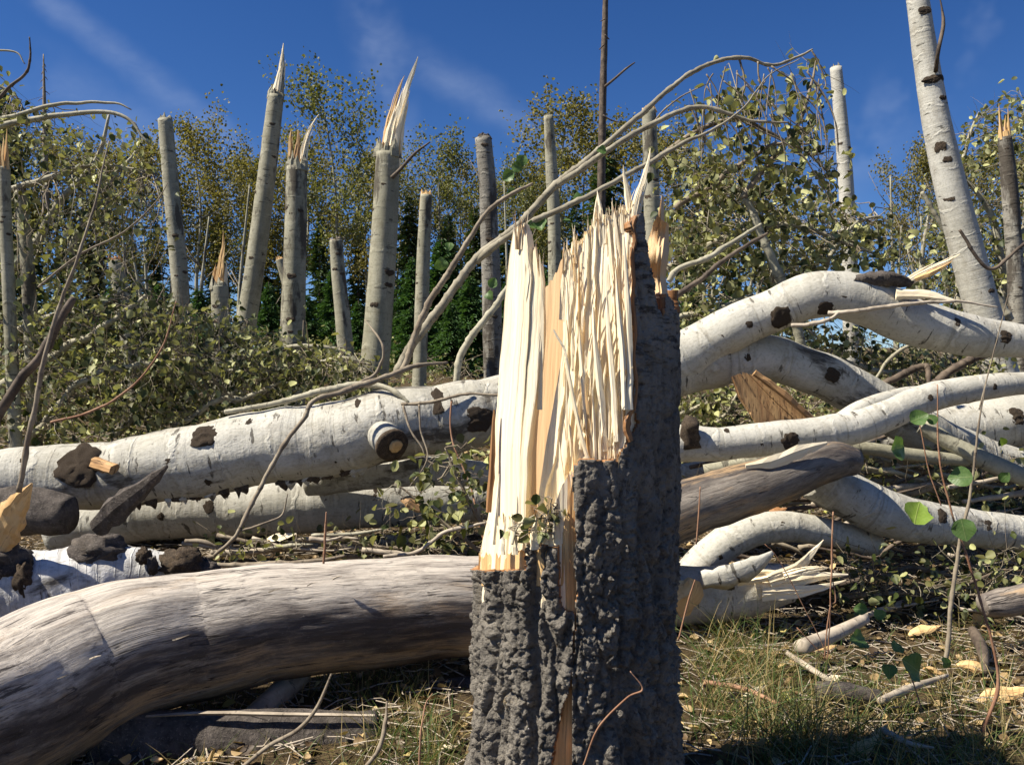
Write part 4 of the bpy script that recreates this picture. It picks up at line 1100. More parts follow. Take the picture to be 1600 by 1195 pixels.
r8, C, R = fallen('fallen_aspen', 'slender aspen pole lying level above the leafless brush pile', 'pole',
    [(1100, 735, 9, 4.0), (1220, 715, 10, 3.95), (1330, 700, 10, 3.9), (1440, 712, 10, 3.9), (1560, 725, 8, 3.9)], 3.9, M_ASPG, n=40, seg=14)
slab = thing('split_wood', 'broad brown split slab of wood propped under the fork', 'wood slab', tuple(P(1205, 665, 3.95)))
wood_slab('slab_face', [(583, 1140), (620, 1152), (670, 1185)], [(583, 1180), (620, 1225), (655, 1268), (670, 1275)], 668, [(0, 590), (.5, 582), (1, 586)],
          lambda x, y, u: 3.95 + .05 * u, (.02, .05, 0), M_OLDW, nu=30, nv=24, jag=6, step=.006, parent=slab)
splinter('split_edge', [(1178, 583, 5, 3.93), (1225, 618, 6, 3.93), (1275, 662, 4, 3.95)], 3.93, M_OLDW, slab, th=.8, n=10, sides=6)
r9, C, R = fallen('fallen_aspen', 'stubby pale log in the far gap just under the snaking trunk', 'log', [(1050, 745, 20, 4.4), (1120, 735, 19, 4.4), (1200, 728, 17, 4.4)], 4.4, M_ASPM, n=20, seg=18)

# wood under the front log
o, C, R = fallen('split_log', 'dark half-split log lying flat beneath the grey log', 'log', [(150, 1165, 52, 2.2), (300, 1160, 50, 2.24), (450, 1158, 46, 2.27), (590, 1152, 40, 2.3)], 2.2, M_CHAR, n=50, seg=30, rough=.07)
splinter('pale_edge', [(228, 1119, 1.5, 2.2), (320, 1114, 3.2, 2.2), (450, 1116, 3.2, 2.22), (585, 1118, 2, 2.25)], 2.2, M_STICK, o, th=1.2, n=16, sides=6)
o, C, R = fallen('leaning_stick', 'smooth grey stick propped under the curve of the grey log', 'stick', [(395, 1125, 21, 2.42), (430, 1092, 20, 2.5), (470, 1052, 19, 2.6)], 2.5, M_STICK, n=16, seg=16)
o, C, R = fallen('small_log', 'small ringed log end lying in the grass under the grey log', 'log', [(570, 1100, 17, 2.7), (600, 1080, 19, 2.75), (640, 1065, 19, 2.8), (720, 1045, 18, 2.9)], 2.7, M_ASPG, n=16, seg=18, rough=.1)
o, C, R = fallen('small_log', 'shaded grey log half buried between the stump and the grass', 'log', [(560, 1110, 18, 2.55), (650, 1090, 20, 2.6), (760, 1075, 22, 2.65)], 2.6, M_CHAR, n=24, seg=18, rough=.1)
o, C, R = fallen('bent_stick', 'thin bent stick crossing in front of the dark split log', 'stick', [(370, 1205, 3.2, 2.0), (420, 1165, 3.6, 2.0), (465, 1140, 3.4, 2.0), (495, 1105, 3, 2.0), (518, 1052, 1.6, 2.02)], 2.0, M_TWIG, n=30, seg=8)
o, C, R = fallen('small_log', 'grey broken log poking from the litter at the frame edge', 'log', [(1640, 930, 24, 3.0), (1580, 940, 22, 3.0), (1535, 945, 17, 3.0)], 3.0, M_GREY, n=20, seg=20, rough=.12)
o, C, R = fallen('flat_stick', 'flat grey-brown stick slanting out of the litter toward the broken log', 'stick', [(1250, 1012, 12, 2.75), (1300, 992, 11, 2.85), (1352, 966, 8, 2.95)], 2.8, M_STICK, n=16, seg=12)
o, C, R = fallen('bark_piece', 'dark curved bark piece lying in the sunny grass', 'bark piece', [(1278, 1078, 15, 2.45), (1325, 1084, 17, 2.45), (1375, 1090, 13, 2.45)], 2.45, M_CHAR, n=14, seg=14, rough=.15)
GS = 'loose sticks strewn over the litter'
for (pp, lab, m) in (
    ([(1375, 1095, 6), (1420, 1075, 6), (1480, 1055, 3)], 'crooked thin stick running past the dark bark piece', M_STICK),
    ([(1345, 965, 4), (1400, 945, 5), (1450, 930, 3)], 'short pale stick beyond the flat grey-brown stick', M_STICK),
    ([(1230, 1020, 4), (1260, 1040, 5), (1300, 1065, 4)], 'stub of a stick leading down to the dark bark piece', M_STICK),
    ([(1380, 1140, 5), (1420, 1160, 4), (1460, 1168, 2)], 'stick with a broken fork below the big wood chip', M_STICK),
    ([(1100, 1065, 4), (1160, 1075, 4), (1220, 1100, 3)], 'straw-coloured stick in the grass beside the stump', M_TWIGR),
    ([(1520, 985, 8), (1535, 1015, 9), (1540, 1050, 4)], 'gnarled grey stick standing by the sapling stems', M_TWIGD)):
    dd = [CAM_H * F / (p[1] - 597.5) * .93 for p in pp]
    C, R = pxpath([(p[0], p[1], p[2], q) for p, q in zip(pp, dd)], 2.5, 20)
    o = tube('stick', C, R, m, None, seg=8, rough=.15)
    tag(o, lab, 'stick', GS)

# ================================================================== STANDING SNAPPED TRUNKS
def snapped(label, pts, d, mat, top=None, toph=0.0, nk=5, tops=(), seg=24, group='snapped aspen trunks left standing', tmat=None, base=True, name='snapped_trunk'):
    pts = [tuple(p) for p in pts]            # from base to top
    C, R = pxpath(pts, d, 60)
    v = C[0] - C[8]; v /= abs(v[2])
    if base:
        gz_ = float(G(C[0][0], C[0][1])) - 0.05
        k = max(0.0, C[0][2] - gz_)
        if k > 0.02:
            b = np.array([C[0] + np.array([v[0], v[1], -1.0]) * k * f for f in (1, .66, .33)])
            C = np.vstack([b, C]); R = np.concatenate([[R[0] * 1.12, R[0] * 1.07, R[0] * 1.03], R])
    th_ = thing(name, label, 'tree trunk', tuple(C[0]), group)
    V, Q, Tr, pcs = tube_data(C, R, seg=seg, rough=0.035, rf=2.0)
    mk('trunk', V, [Q, Tr], mat, th_, True, pcs)
    for i in range(nk):
        j = int(rng.uniform(.12, .96) * len(C))
        a = rng.uniform(-1.2, 1.2)
        nrm = np.array([math.sin(a), -math.cos(a), 0.1])
        k = rng.uniform(.14, .36)
        knot(th_, C[j] + nrm * R[j] * .97, nrm, R[j] * k * 1.25, R[j] * k * .8, h=.8)
    ax = C[-1] - C[-6]
    if top == 'jag':
        jag_top('broken_top', C[-1], ax, R[-1], toph or R[-1] * 1.3, tmat or M_TAN, th_)
    if tops and not top:
        jag_top('torn_bark_rim', C[-1], ax, R[-1], R[-1] * 1.5, mat, th_, 14, True)
        jag_top('broken_top', C[-1], ax, R[-1] * .85, R[-1] * 1.1, M_TAN, th_, 7)
    for (pp, m) in tops:
        frayed('splinter', pp, d, m, th_)
    return th_, C, R
t1, *_ = snapped('flat-topped leaning trunk rising alone beside the leafy fallen crown', [(287, 560, 14), (283, 470, 13), (277, 390, 13), (268, 300, 12), (258, 187, 11)], 9.5, M_ASPG, 'jag', .06, 7, tmat=M_ASPG)
t2, *_ = snapped('tall leaning trunk ending in a thin pale spire', [(383, 515, 16), (395, 440, 15), (410, 330, 14.5), (422, 230, 13.5), (431, 150, 12)], 7.6, M_ASPG, None, 0, 7,
    tops=[([(426, 175, 8), (431, 150, 10), (436, 128, 8), (440, 105, 5.5), (443, 68, .7)], M_WOOD), ([(424, 165, 6), (426, 145, 5), (428, 132, 1)], M_TAN), ([(437, 170, 4), (440, 140, 5), (443, 105, 3), (444, 85, .6)], M_ASPG)])
t3, *_ = snapped('stout trunk with a hollow split top and a curved splinter like a horn', [(457, 545, 20), (459, 450, 18), (462, 350, 17), (464, 262, 16)], 7.4, M_ASPG, None, 0, 6,
    tops=[([(452, 285, 6), (453, 240, 5.5), (454, 215, 4), (455, 204, 1)], M_TAN), ([(460, 290, 9), (463, 245, 8), (466, 218, 6), (466, 204, 2)], M_OLDW), ([(470, 290, 8), (474, 245, 7), (480, 215, 4.5), (488, 195, 3.5), (498, 179, .7)], M_WOOD), ([(462, 300, 12), (463, 262, 13), (462, 246, 8)], M_TAN), ([(476, 262, 4), (478, 240, 3), (480, 225, 1)], M_ASPG)])
t4, *_ = snapped('thick straight trunk capped by a long bent plank of bare wood', [(583, 600, 23), (590, 520, 22), (597, 420, 21), (603, 320, 20), (606, 240, 18.5)], 6.2, M_ASPG, None, 0, 6,
    tops=[([(610, 262, 13), (613, 225, 15.5), (620, 190, 14), (630, 155, 11.5), (641, 122, 8), (648, 104, 4.5), (653, 89, 1)], M_WOOD), ([(602, 250, 8), (607, 205, 7), (617, 165, 5), (627, 130, 2), (632, 118, .6)], M_TAN), ([(591, 245, 5), (590, 230, 4), (590, 222, 1)], M_ASPG), ([(618, 262, 6), (622, 225, 6), (626, 195, 3), (628, 180, 1)], M_TAN)])
C, R = pxpath([(612, 278, 3.4), (628, 262, 2.8), (648, 240, 2.4), (672, 222, 1.2)], 6.1, 14)
tube('dead_twig', C, R, M_TWIGD, t4, seg=6)
t5, *_ = snapped('slim flat-topped trunk standing between the horned trunk and the thick one', [(542, 575, 13), (536, 500, 12), (529, 430, 11), (525, 376, 10)], 9.8, M_ASPG, 'jag', .05, 5, tmat=M_TWIG)
t6, *_ = snapped('slim trunk with a tan split running down its sunny edge', [(656, 570, 11), (659, 480, 11), (662, 390, 10.5), (666, 305, 9)], 10.4, M_ASPG, 'jag', .08, 4, tops=[([(655, 400, 3), (657, 350, 3.4), (657, 320, 3), (658, 298, .6)], M_TAN)])
t7, *_ = snapped('dark blotchy trunk snapped square behind the bare branches', [(772, 640, 15), (770, 560, 15), (768, 450, 15), (764, 350, 14), (762, 290, 13.5), (755, 216, 13)], 8.2, M_ASPD, 'jag', .05, 8, tmat=M_CHAR)
t8, *_ = snapped('narrow greenish trunk snapped off above the rising branches', [(868, 620, 11), (867, 480, 10.5), (866, 360, 10), (862, 270, 9.5), (857, 182, 7.5)], 11.0, M_ASPG, 'jag', .05, 5, tmat=M_ASPG)
t9, *_ = snapped('broken trunk half hidden behind the highest stump splinters', [(1022, 560, 14), (1020, 420, 13), (1018, 300, 12.5), (1014, 172, 11)], 9.4, M_ASPG, 'jag', .05, 5, tmat=M_TAN)
t10, *_ = snapped('pale round-topped trunk standing clear in the sky past the arching branch', [(1330, 560, 12), (1328, 430, 12), (1322, 290, 11.5), (1315, 200, 10.5), (1306, 106, 9)], 9.4, M_ASP, 'jag', .04, 4, tmat=M_ASPG)
t11, C, R = snapped('tallest white trunk leaning out of the top of the picture', [(1545, 520, 26), (1518, 420, 25), (1490, 310, 23.5), (1465, 200, 21), (1448, 100, 18.5), (1434, 0, 16.5), (1420, -90, 15)], 6.2, M_ASP, None, 0, 3, seg=32)
for (x, y, rx, ry, h) in ((1447, 126, 14, 7, 1.2), (1437, 22, 10, 7, .6), (1464, 155, 7, 5, .7), (1470, 255, 7, 6, .6), (1460, 232, 9, 9, .6), (1465, 122, 6, 6, 1)):
    knot_px(t11, C, R, x, y, rx, ry, h)
C, R = pxpath([(1462, 112, 3.6, 6.1), (1466, 80, 3.2, 6.0), (1474, 40, 3, 6.0), (1472, 16, 1.6, 6.0), (1468, -6, .8, 6.0)], 6.0, 14)
tube('dead_twig', C, R, M_TWIGD, t11, seg=6)
t12, *_ = snapped('brown peeled trunk with a ragged top among the leaves', [(1592, 520, 13), (1585, 400, 12), (1578, 300, 12), (1570, 215, 10)], 6.8, M_ASPD, 'jag', .28, 4, tmat=M_TAN)
t13, *_ = snapped('short low trunk with a flame-shaped tan splinter', [(346, 540, 15), (345, 490, 14), (343, 448, 13)], 9.0, M_ASPG, None, 0, 3,
    tops=[([(340, 465, 9), (342, 435, 9.5), (345, 405, 6.5), (348, 385, 3), (349, 362, .6)], M_TAN), ([(351, 462, 5), (353, 430, 4), (354, 408, .8)], M_WOOD), ([(334, 460, 4), (335, 430, 3), (337, 412, .6)], M_TAN)])
t14, *_ = snapped('short leaning trunk half swallowed by the wilted leaves', [(208, 580, 13), (196, 500, 12), (186, 440, 11.5), (179, 408, 10)], 9.6, M_ASPG, 'jag', .1, 5, tmat=M_CAMB)
t15, *_ = snapped('thin stub with an orange cut end beside the horned trunk', [(462, 500, 8), (452, 460, 7.5), (444, 430, 7), (437, 406, 6.5)], 10.5, M_ASPG, 'jag', .06, 2, tmat=M_TAN)
t16, *_ = snapped('thin leaf-wrapped trunk threading up through the high wilted crown', [(48, 520, 10), (44, 430, 10), (38, 360, 9.5), (32, 300, 9)], 5.3, M_ASPG, 'jag', .06, 4, tmat=M_TWIG)
t17, *_ = snapped('orange-topped broken trunk peeping from the leaves at the frame edge', [(12, 420, 9), (8, 330, 9), (6, 262, 9)], 4.85, M_ASPG, 'jag', .22, 3, tmat=M_TAN)

# ================================================================== BARE BRANCHES
def wobble(C, R, a=1.1):
    """small kinks and swollen nodes along a thin branch"""
    o = rng.random(3) * 50
    s = np.concatenate([[0], np.cumsum(np.linalg.norm(np.diff(C, axis=0), axis=1))])
    q = np.stack([s * 9, 0 * s, 0 * s], -1) + o
    off = np.stack([perlin(q), .6 * perlin(q + 20), perlin(q + 40)], -1) + .4 * np.stack([perlin(q * 3), 0 * s, perlin(q * 3 + 40)], -1)
    nod = np.exp(-(np.abs(perlin(np.stack([s * 14, 0 * s, 0 * s], -1) + o)) / .07) ** 2)
    return C + off * np.minimum(R * a + .001, .008)[:, None], R * (1 + .28 * nod)
def branch(name, label, pts, d, mat, n=50, seg=8, cat='branch', group=None, rough=.08):
    pts = [(p[0], p[1], p[2] * .7, *p[3:]) for p in pts]
    C, R = wobble(*pxpath(pts, d, n * 2))
    th_ = thing(name, label, cat, tuple(C[0]), group)
    V, Q, Tr, pcs = tube_data(C, R, seg=seg, rough=rough)
    mk('stem', V, [Q, Tr], mat, th_, True, pcs)
    return th_, C, R
def side(th_, pts, d, mat, n=30, seg=7, name='twig'):
    pts = [(p[0], p[1], p[2] * .75, *p[3:]) for p in pts]
    C, R = wobble(*pxpath(pts, d, n * 2))
    tube(name, C, R, mat, th_, seg=seg, rough=.08)
    return C
BIGLEAF = []
for (u_, w_) in ((0, 0.0), (.03, .12), (.10, .30), (.22, .43), (.38, .49), (.55, .46), (.70, .37), (.83, .25), (.93, .12), (1.0, 0.0)):
    BIGLEAF += [[-w_, u_], [-w_ * .5, u_], [0, u_], [w_ * .5, u_], [w_, u_]]
BIGLEAF = np.array(BIGLEAF)
def big_leaf(p, A, Nn, size):
    A = A / np.linalg.norm(A); X = np.cross(A, Nn); X /= np.linalg.norm(X); Z = np.cross(X, A)
    x, y = BIGLEAF[:, 0] * rng.uniform(.85, 1.08), BIGLEAF[:, 1]
    cu = rng.uniform(-.5, .45); fo = rng.uniform(.15, .7)
    z = fo * np.abs(x) ** 1.3 + cu * (y - .4) ** 2 + .05 * np.sin(9 * y + 5 * x + rng.uniform(0, 6)) * np.abs(x) * 2 + .03 * rng.normal(size=len(x)) * (np.abs(x) > .2)
    x = x * (1 + .05 * rng.normal(size=len(x)) * (np.abs(x) > .1))
    V = p + (X * x[:, None] + A * y[:, None] + Z * z[:, None]) * size
    global BLPC
    BLPC = np.stack([x, y, 0 * x], -1)
    idx = np.arange(50).reshape(10, 5)
    Q = np.stack([idx[:-1, :-1], idx[:-1, 1:], idx[1:, 1:], idx[1:, :-1]], -1).reshape(-1, 4)
    return V, Q
def px_leaf(parent, x, y, d, size_px, mat, ang=None, tilt=0.5):
    a = rng.uniform(0, 6.28) if ang is None else ang
    A = np.array([[math.cos(a), tilt * rng.uniform(-1, 1), math.sin(a)]])
    Nn = np.array([[rng.uniform(-.6, .3), -1.0, rng.uniform(0, .9)]])
    p = P(x, y, d)[None] - A / np.linalg.norm(A) * size_px * d / F * .5
    V, Q = big_leaf(p[0], A[0], Nn[0], size_px * d / F)
    return mk('leaf', V, Q, mat, parent, True, BLPC)

arch, CA, RA = branch('arching_branch', 'long bare aspen branch arching up behind the stump against the sky', [(618, 590, 10, 4.6), (640, 545, 10, 4.6), (690, 478, 9.5, 4.6), (745, 405, 9, 4.6), (810, 352, 9, 4.6), (868, 290, 8.5, 4.6), (930, 240, 6.5, 4.6), (1000, 180, 6, 4.6), (1060, 128, 5, 4.65), (1110, 100, 4.5, 4.7), (1160, 90, 4, 4.7), (1205, 102, 3.4, 4.75), (1245, 90, 2.6, 4.8), (1270, 78, 1.8, 4.8)], 4.6, M_BOUGH, n=110, seg=10)
side(arch, [(868, 292, 7, 4.6), (900, 270, 6.5, 4.55), (960, 228, 6, 4.5), (1020, 194, 5.5, 4.5), (1080, 168, 5, 4.5), (1130, 176, 4, 4.5), (1180, 190, 3, 4.5), (1232, 192, 1.6, 4.5)], 4.5, M_BOUGH, 60, 9, 'side_branch')
side(arch, [(745, 408, 7, 4.6), (790, 372, 6.5, 4.5), (850, 338, 6, 4.45), (920, 306, 5.5, 4.4), (1000, 262, 5, 4.4), (1060, 228, 4, 4.4), (1110, 205, 3, 4.4), (1160, 170, 2, 4.45), (1200, 120, 1.4, 4.5), (1250, 92, 1, 4.5)], 4.5, M_BOUGH, 60, 9, 'side_branch')
for pp in ([(1155, 92, 2.4), (1164, 130, 1.8), (1160, 150, 1.4), (1165, 190, .8)], [(1205, 104, 2), (1240, 130, 1.6), (1260, 170, 1.4), (1280, 250, 1.4), (1300, 290, .6)], [(1130, 178, 2.4), (1190, 205, 2), (1250, 240, 1.8), (1290, 300, 1), (1300, 330, .6)],
           [(1268, 80, 1.6), (1280, 100, 1.6), (1290, 130, 1.2), (1286, 140, .6)], [(1080, 168, 2), (1100, 220, 1.6), (1090, 260, .8)], [(1185, 96, 2), (1188, 130, 1.6), (1215, 170, 1.2), (1262, 210, .8)], [(1020, 194, 2), (1040, 170, 1.8), (1075, 145, 1.4), (1110, 130, .7)]):
    side(arch, pp, 4.7, M_TWIG, 18, 6)
for i in range(34):
    x0 = rng.uniform(1060, 1290); y0 = float(np.interp(x0, [1060, 1160, 1290], [130, 92, 100])) + rng.uniform(0, 90); L_ = rng.uniform(40, 130); dr_ = rng.uniform(-20, 50)
    side(arch, [(x0, y0, 1.5), (x0 + dr_ * .5, y0 + L_ * .25, 1.3), (x0 + dr_ * .9, y0 + L_ * .6, 1.1), (x0 + dr_, y0 + L_, .5)], rng.uniform(4.5, 4.9), M_TWIG, 12, 5)
for (x, y, s_) in ((690, 412, 22), (702, 385, 16), (815, 252, 20), (795, 275, 22), (808, 262, 18), (800, 300, 16), (845, 352, 24), (830, 352, 18), (770, 442, 18), (765, 462, 16), (905, 310, 20), (885, 345, 14), (940, 235, 16)):
    px_leaf(arch, x, y, 4.45, s_, M_LEAFG)
dk, *_ = branch('dead_branch', 'dark bare branch crossing the arching one and ending in a snapped tip', [(630, 580, 7, 4.3), (650, 520, 7, 4.3), (672, 470, 7, 4.3), (705, 420, 6.5, 4.3), (735, 370, 5.5, 4.3), (765, 328, 4.6, 4.3), (800, 303, 4, 4.3), (832, 287, 2.6, 4.3)], 4.3, M_TWIG, n=50)
kk, *_ = branch('dead_branch', 'pale crooked branch bending up beside the stump slab', [(712, 598, 7, 4.3), (718, 560, 8, 4.3), (740, 520, 7.5, 4.3), (765, 490, 7, 4.3), (800, 440, 6, 4.35)], 4.3, M_TWIGP, n=30)
ob, *_ = branch('dead_branch', 'dark hooked branch lying over the big white log down to the brush', [(336, 868, 4, 3.55), (372, 830, 4.5, 3.55), (405, 765, 5, 3.6), (440, 700, 5, 3.65), (475, 655, 5, 3.68), (488, 628, 5.5, 3.7), (540, 610, 6, 3.75), (600, 590, 6, 3.8), (650, 572, 5, 3.85), (700, 566, 3, 3.9)], 3.7, M_TWIG, n=60)
side(ob, [(372, 830, 2.4, 3.55), (410, 818, 2.2, 3.55), (440, 805, 2, 3.6), (450, 770, 1, 3.6)], 3.6, M_TWIG, 16)
pb, *_ = branch('dead_branch', 'pale smooth branch lying along the top of the big white log', [(352, 645, 5, 3.95), (420, 632, 6, 3.95), (500, 612, 7, 3.95), (560, 600, 7, 3.95), (610, 608, 6, 3.9), (640, 630, 4, 3.88)], 3.95, M_TWIGP, n=40)
side(pb, [(560, 600, 4, 3.95), (590, 580, 3.4, 4.0), (598, 540, 2.4, 4.0), (570, 500, 1.4, 4.1)], 4, M_TWIG, 20)
tw, *_ = branch('dead_branch', 'thin twig crossing the white log level beside the stump', [(628, 632, 3.4, 3.75), (660, 630, 3.6, 3.72), (700, 622, 3.2, 3.7), (740, 615, 3, 3.68), (785, 618, 2.4, 3.66)], 3.7, M_TWIG, n=26)
side(tw, [(630, 634, 2.6, 3.74), (640, 668, 2.2, 3.7), (660, 700, 2, 3.68), (672, 722, 1.8, 3.68), (720, 735, 1.4, 3.66), (765, 745, .8, 3.66)], 3.7, M_TWIG, 26)
side(tw, [(655, 632, 2.2, 3.72), (657, 670, 2, 3.7), (668, 715, 1.6, 3.66), (640, 760, 1, 3.6)], 3.7, M_TWIG, 20)
side(tw, [(706, 625, 2, 3.7), (705, 680, 1.8, 3.66), (735, 760, 1.8, 3.6), (752, 830, 1.8, 3.5), (768, 870, 1, 3.45)], 3.7, M_TWIGR, 26)
for pp, lab, m, d in (
    ([(30, 770, 6, 2.6), (45, 680, 5.6, 2.6), (70, 560, 5, 2.6), (95, 470, 4.4, 2.62), (118, 410, 3.4, 2.62), (145, 330, 2.6, 2.65), (170, 220, 1.2, 2.7)], 'thin straight sapling stem rising before the leafy crown', M_TWIG, 2.6),
    ([(-30, 700, 12, 3.2), (20, 610, 11, 3.2), (65, 555, 10, 3.2), (95, 500, 9, 3.2), (115, 465, 6, 3.2)], 'dark snapped pole leaning in from the frame edge', M_TWIGD, 3.2),
    ([(80, 660, 2.6, 3.6), (150, 640, 2.6, 3.6), (210, 600, 2.4, 3.6), (255, 540, 2, 3.6), (275, 470, 1, 3.6)], 'thin curved wand sweeping up through the wilted leaves', M_TWIGR, 3.6),
    ([(60, 450, 2.4, 3.6), (120, 400, 2.4, 3.6), (190, 365, 2, 3.6), (240, 320, 1.6, 3.6), (262, 285, .8, 3.6)], 'pale thin wand curving toward the flat-topped leaning trunk', M_TWIG, 3.6),
    ([(-20, 175, 4, 4.2), (10, 140, 3.6, 4.2), (38, 118, 3, 4.2), (48, 95, 2.6, 4.2), (46, 58, 1.2, 4.2)], 'black crooked dead twig sticking up into the sky', M_TWIGD, 4.2),
    ([(1275, 600, 12, 4.9), (1255, 545, 11, 4.9), (1225, 450, 10.5, 4.9), (1195, 380, 10, 4.9), (1175, 330, 8, 4.9), (1163, 310, 6, 4.9)], 'olive-barked limb standing up behind the fork with its end snapped', M_ASPG, 4.9),
    ([(1045, 440, 6, 4.3), (1060, 420, 6, 4.3), (1100, 405, 6, 4.3), (1150, 375, 5, 4.35), (1190, 350, 3, 4.4)], 'pale crooked bough just past the bark edge of the stump', M_TWIGP, 4.3),
    ([(1045, 470, 6, 4.2), (1090, 440, 5.5, 4.2), (1140, 400, 4.6, 4.2), (1200, 365, 3, 4.2)], 'dark straight bough slanting above the fork', M_TWIGD, 4.2),
    ([(1295, 488, 5, 3.85), (1330, 487, 4.6, 3.8), (1380, 480, 4.6, 3.78), (1430, 474, 4, 3.76), (1500, 472, 3, 3.76), (1560, 480, 1.4, 3.76)], 'pale twisted twig growing from a scar on the fork', M_STICK, 3.8),
    ([(1235, 508, 4.6, 3.85), (1265, 506, 4.4, 3.82), (1295, 500, 4, 3.8), (1310, 490, 3, 3.8)], 'short pale twig beside the biggest scar of the fork', M_STICK, 3.8),
    ([(1350, 618, 7, 4.3), (1400, 590, 8, 4.3), (1445, 572, 7, 4.3), (1452, 600, 4, 4.25)], 'black hooked branch lying across the gap under the fork', M_TWIGD, 4.3),
    ([(1460, 600, 9, 4.5), (1500, 570, 9, 4.5), (1560, 545, 8, 4.5), (1640, 520, 7, 4.5)], 'dark bough running behind the snaking white trunk', M_TWIGD, 4.5),
    ([(1500, 360, 3.4, 4.6), (1545, 420, 4, 4.6), (1600, 380, 3, 4.6), (1650, 350, 2, 4.6)], 'thin dark twig bent in front of the tallest trunk', M_TWIGD, 4.6),
    ([(1440, 300, 4, 6.6), (1490, 380, 6, 6.6), (1540, 440, 7, 6.6), (1580, 500, 8, 6.6)], 'pale bare limb tangled with the tallest trunk', M_TWIGP, 6.6),
    ([(1370, 590, 3, 4.4), (1390, 560, 4, 4.4), (1420, 540, 3.4, 4.4), (1440, 530, 2, 4.4)], 'small pale forked twig in the gap under the fork', M_TWIGP, 4.4),
    ([(330, 862, 5, 3.9), (390, 862, 6, 3.9), (440, 856, 6, 3.9), (478, 842, 5, 3.9), (560, 858, 5, 3.9), (640, 868, 4, 3.9)], 'knobbly pale stick lying on the dark ground under the white logs', M_STICK, 3.9),
    ([(340, 882, 5, 3.5), (420, 880, 6, 3.5), (500, 876, 5, 3.5), (540, 868, 3, 3.5)], 'grey stick lying just behind the grey log', M_TWIG, 3.5),
    ([(505, 880, 2.6, 2.45), (508, 845, 2.6, 2.45), (510, 800, 1.6, 2.45)], 'short red-brown shoot standing behind the grey log', M_TWIGR, 2.45),
    ([(600, 870, 4, 3.3), (650, 862, 4, 3.3), (700, 830, 4.4, 3.3), (740, 820, 3, 3.3), (770, 815, 2, 3.3)], 'pale crooked twig among the green leaves by the stump', M_STICK, 3.3),
    ([(560, 1210, 5, 1.95), (590, 1170, 4.6, 1.95), (602, 1130, 4, 1.97), (605, 1095, 2, 2.0)], 'grey forked root standing in the dark grass below the grey log', M_TWIG, 1.95),
    ([(655, 1200, 2, 1.9), (658, 1140, 2, 1.9), (665, 1100, 1.6, 1.92), (676, 1082, .8, 1.92)], 'thin orange stalk standing in the dark grass by the stump', M_TWIGR, 1.9),
    ([(910, 1200, 2, 1.6), (935, 1135, 2.2, 1.58), (980, 1090, 2.2, 1.56), (1005, 1076, 1.8, 1.56), (985, 1048, 1, 1.56)], 'thin rusty weed stalk bending across the stump bark', M_TWIGR, 1.58),
    ):
    branch('dead_branch', lab, pp, d, m, n=36, group='loose bare branches of the windfall')
bb = random.Random(3)
def ordn(n):
    return ('first second third fourth fifth sixth seventh eighth ninth tenth eleventh twelfth'.split())[n]
def order_labels(items, what, tail):
    """items: (x, colour word); count along each colour from the stump outward"""
    out = [None] * len(items); cnt = {}
    for i in sorted(range(len(items)), key=lambda i: abs(items[i][0] - 900)):
        c_ = items[i][1]; out[i] = '%s %s, %s of its colour from the stump, %s' % (c_, what, ordn(cnt.get(c_, 0)), tail); cnt[c_] = cnt.get(c_, 0) + 1
    return out
TONE = {'pale_branch_bark': 'pale', 'grey_brown_twig': 'grey-brown', 'sun_bleached_stick': 'bleached', 'dark_dead_branch': 'blackish'}
brush = []
# brush pile of bare limbs low on the far side
for i in range(44):
    x0 = rng.uniform(1060, 1600); y0 = rng.uniform(700, 800); L = rng.uniform(80, 240); a = rng.uniform(-.45, .35); d = rng.uniform(3.9, 4.8)
    pp = [(x0, y0, rng.uniform(2.4, 6), d), (x0 + L * .5, y0 + L * .5 * a + rng.uniform(-12, 12), rng.uniform(2, 5), d + .1), (x0 + L, y0 + L * a, 1.2, d + .15)]
    C, R = pxpath(pp, d, 14)
    C, R = wobble(C, R)
    m = [M_TWIGP, M_TWIG, M_STICK, M_TWIGD][i % 4]
    brush.append((tube('brush_stick', C, R, m, None, seg=7, rough=.1), x0 + L / 2, TONE[m.name]))
for i in range(34):
    x0 = rng.uniform(1070, 1560); y0 = rng.uniform(820, 960); L = rng.uniform(50, 170); a = rng.uniform(-.5, .5); d = min(4.1, CAM_H * F / (y0 - 597.5)) * rng.uniform(.9, .97)
    C, R = wobble(*pxpath([(x0, y0, rng.uniform(2, 4.5), d), (x0 + L * .5, y0 + L * .5 * a + rng.uniform(-10, 4), rng.uniform(2, 4), d), (x0 + L, y0 + L * a, 1, d)], d, 16))
    m = [M_TWIG, M_TWIGD, M_STICK][i % 3]
    brush.append((tube('brush_stick', C, R, m, None, seg=6, rough=.1), x0 + L / 2, TONE[m.name] + ' low'))
for (o, x_, c_), lab in zip(brush, order_labels([(q[1], q[2]) for q in brush], 'brush stick', 'under the fallen trunks')):
    tag(o, lab, 'stick', 'brush pile sticks')
gst = []
for i in range(16):
    x0 = rng.uniform(280, 700); y0 = rng.uniform(835, 872); L = rng.uniform(50, 140); a = rng.uniform(-.25, .25); d = rng.uniform(3.5, 4.3)
    pp = [(x0, y0, rng.uniform(2, 4.5), d), (x0 + L * .5, y0 + L * .5 * a + rng.uniform(-6, 6), rng.uniform(2, 4), d), (x0 + L, y0 + L * a, 1, d)]
    C, R = pxpath(pp, d, 10)
    C, R = wobble(C, R)
    m = [M_STICK, M_TWIG, M_TWIGP][i % 3]
    gst.append((tube('ground_stick', C, R, m, None, seg=6, rough=.1), x0 + L / 2, TONE[m.name]))
for (o, x_, c_), lab in zip(gst, order_labels([(q[1], q[2]) for q in gst], 'small stick', 'behind the grey log')):
    tag(o, lab, 'stick', 'sticks behind the grey log')

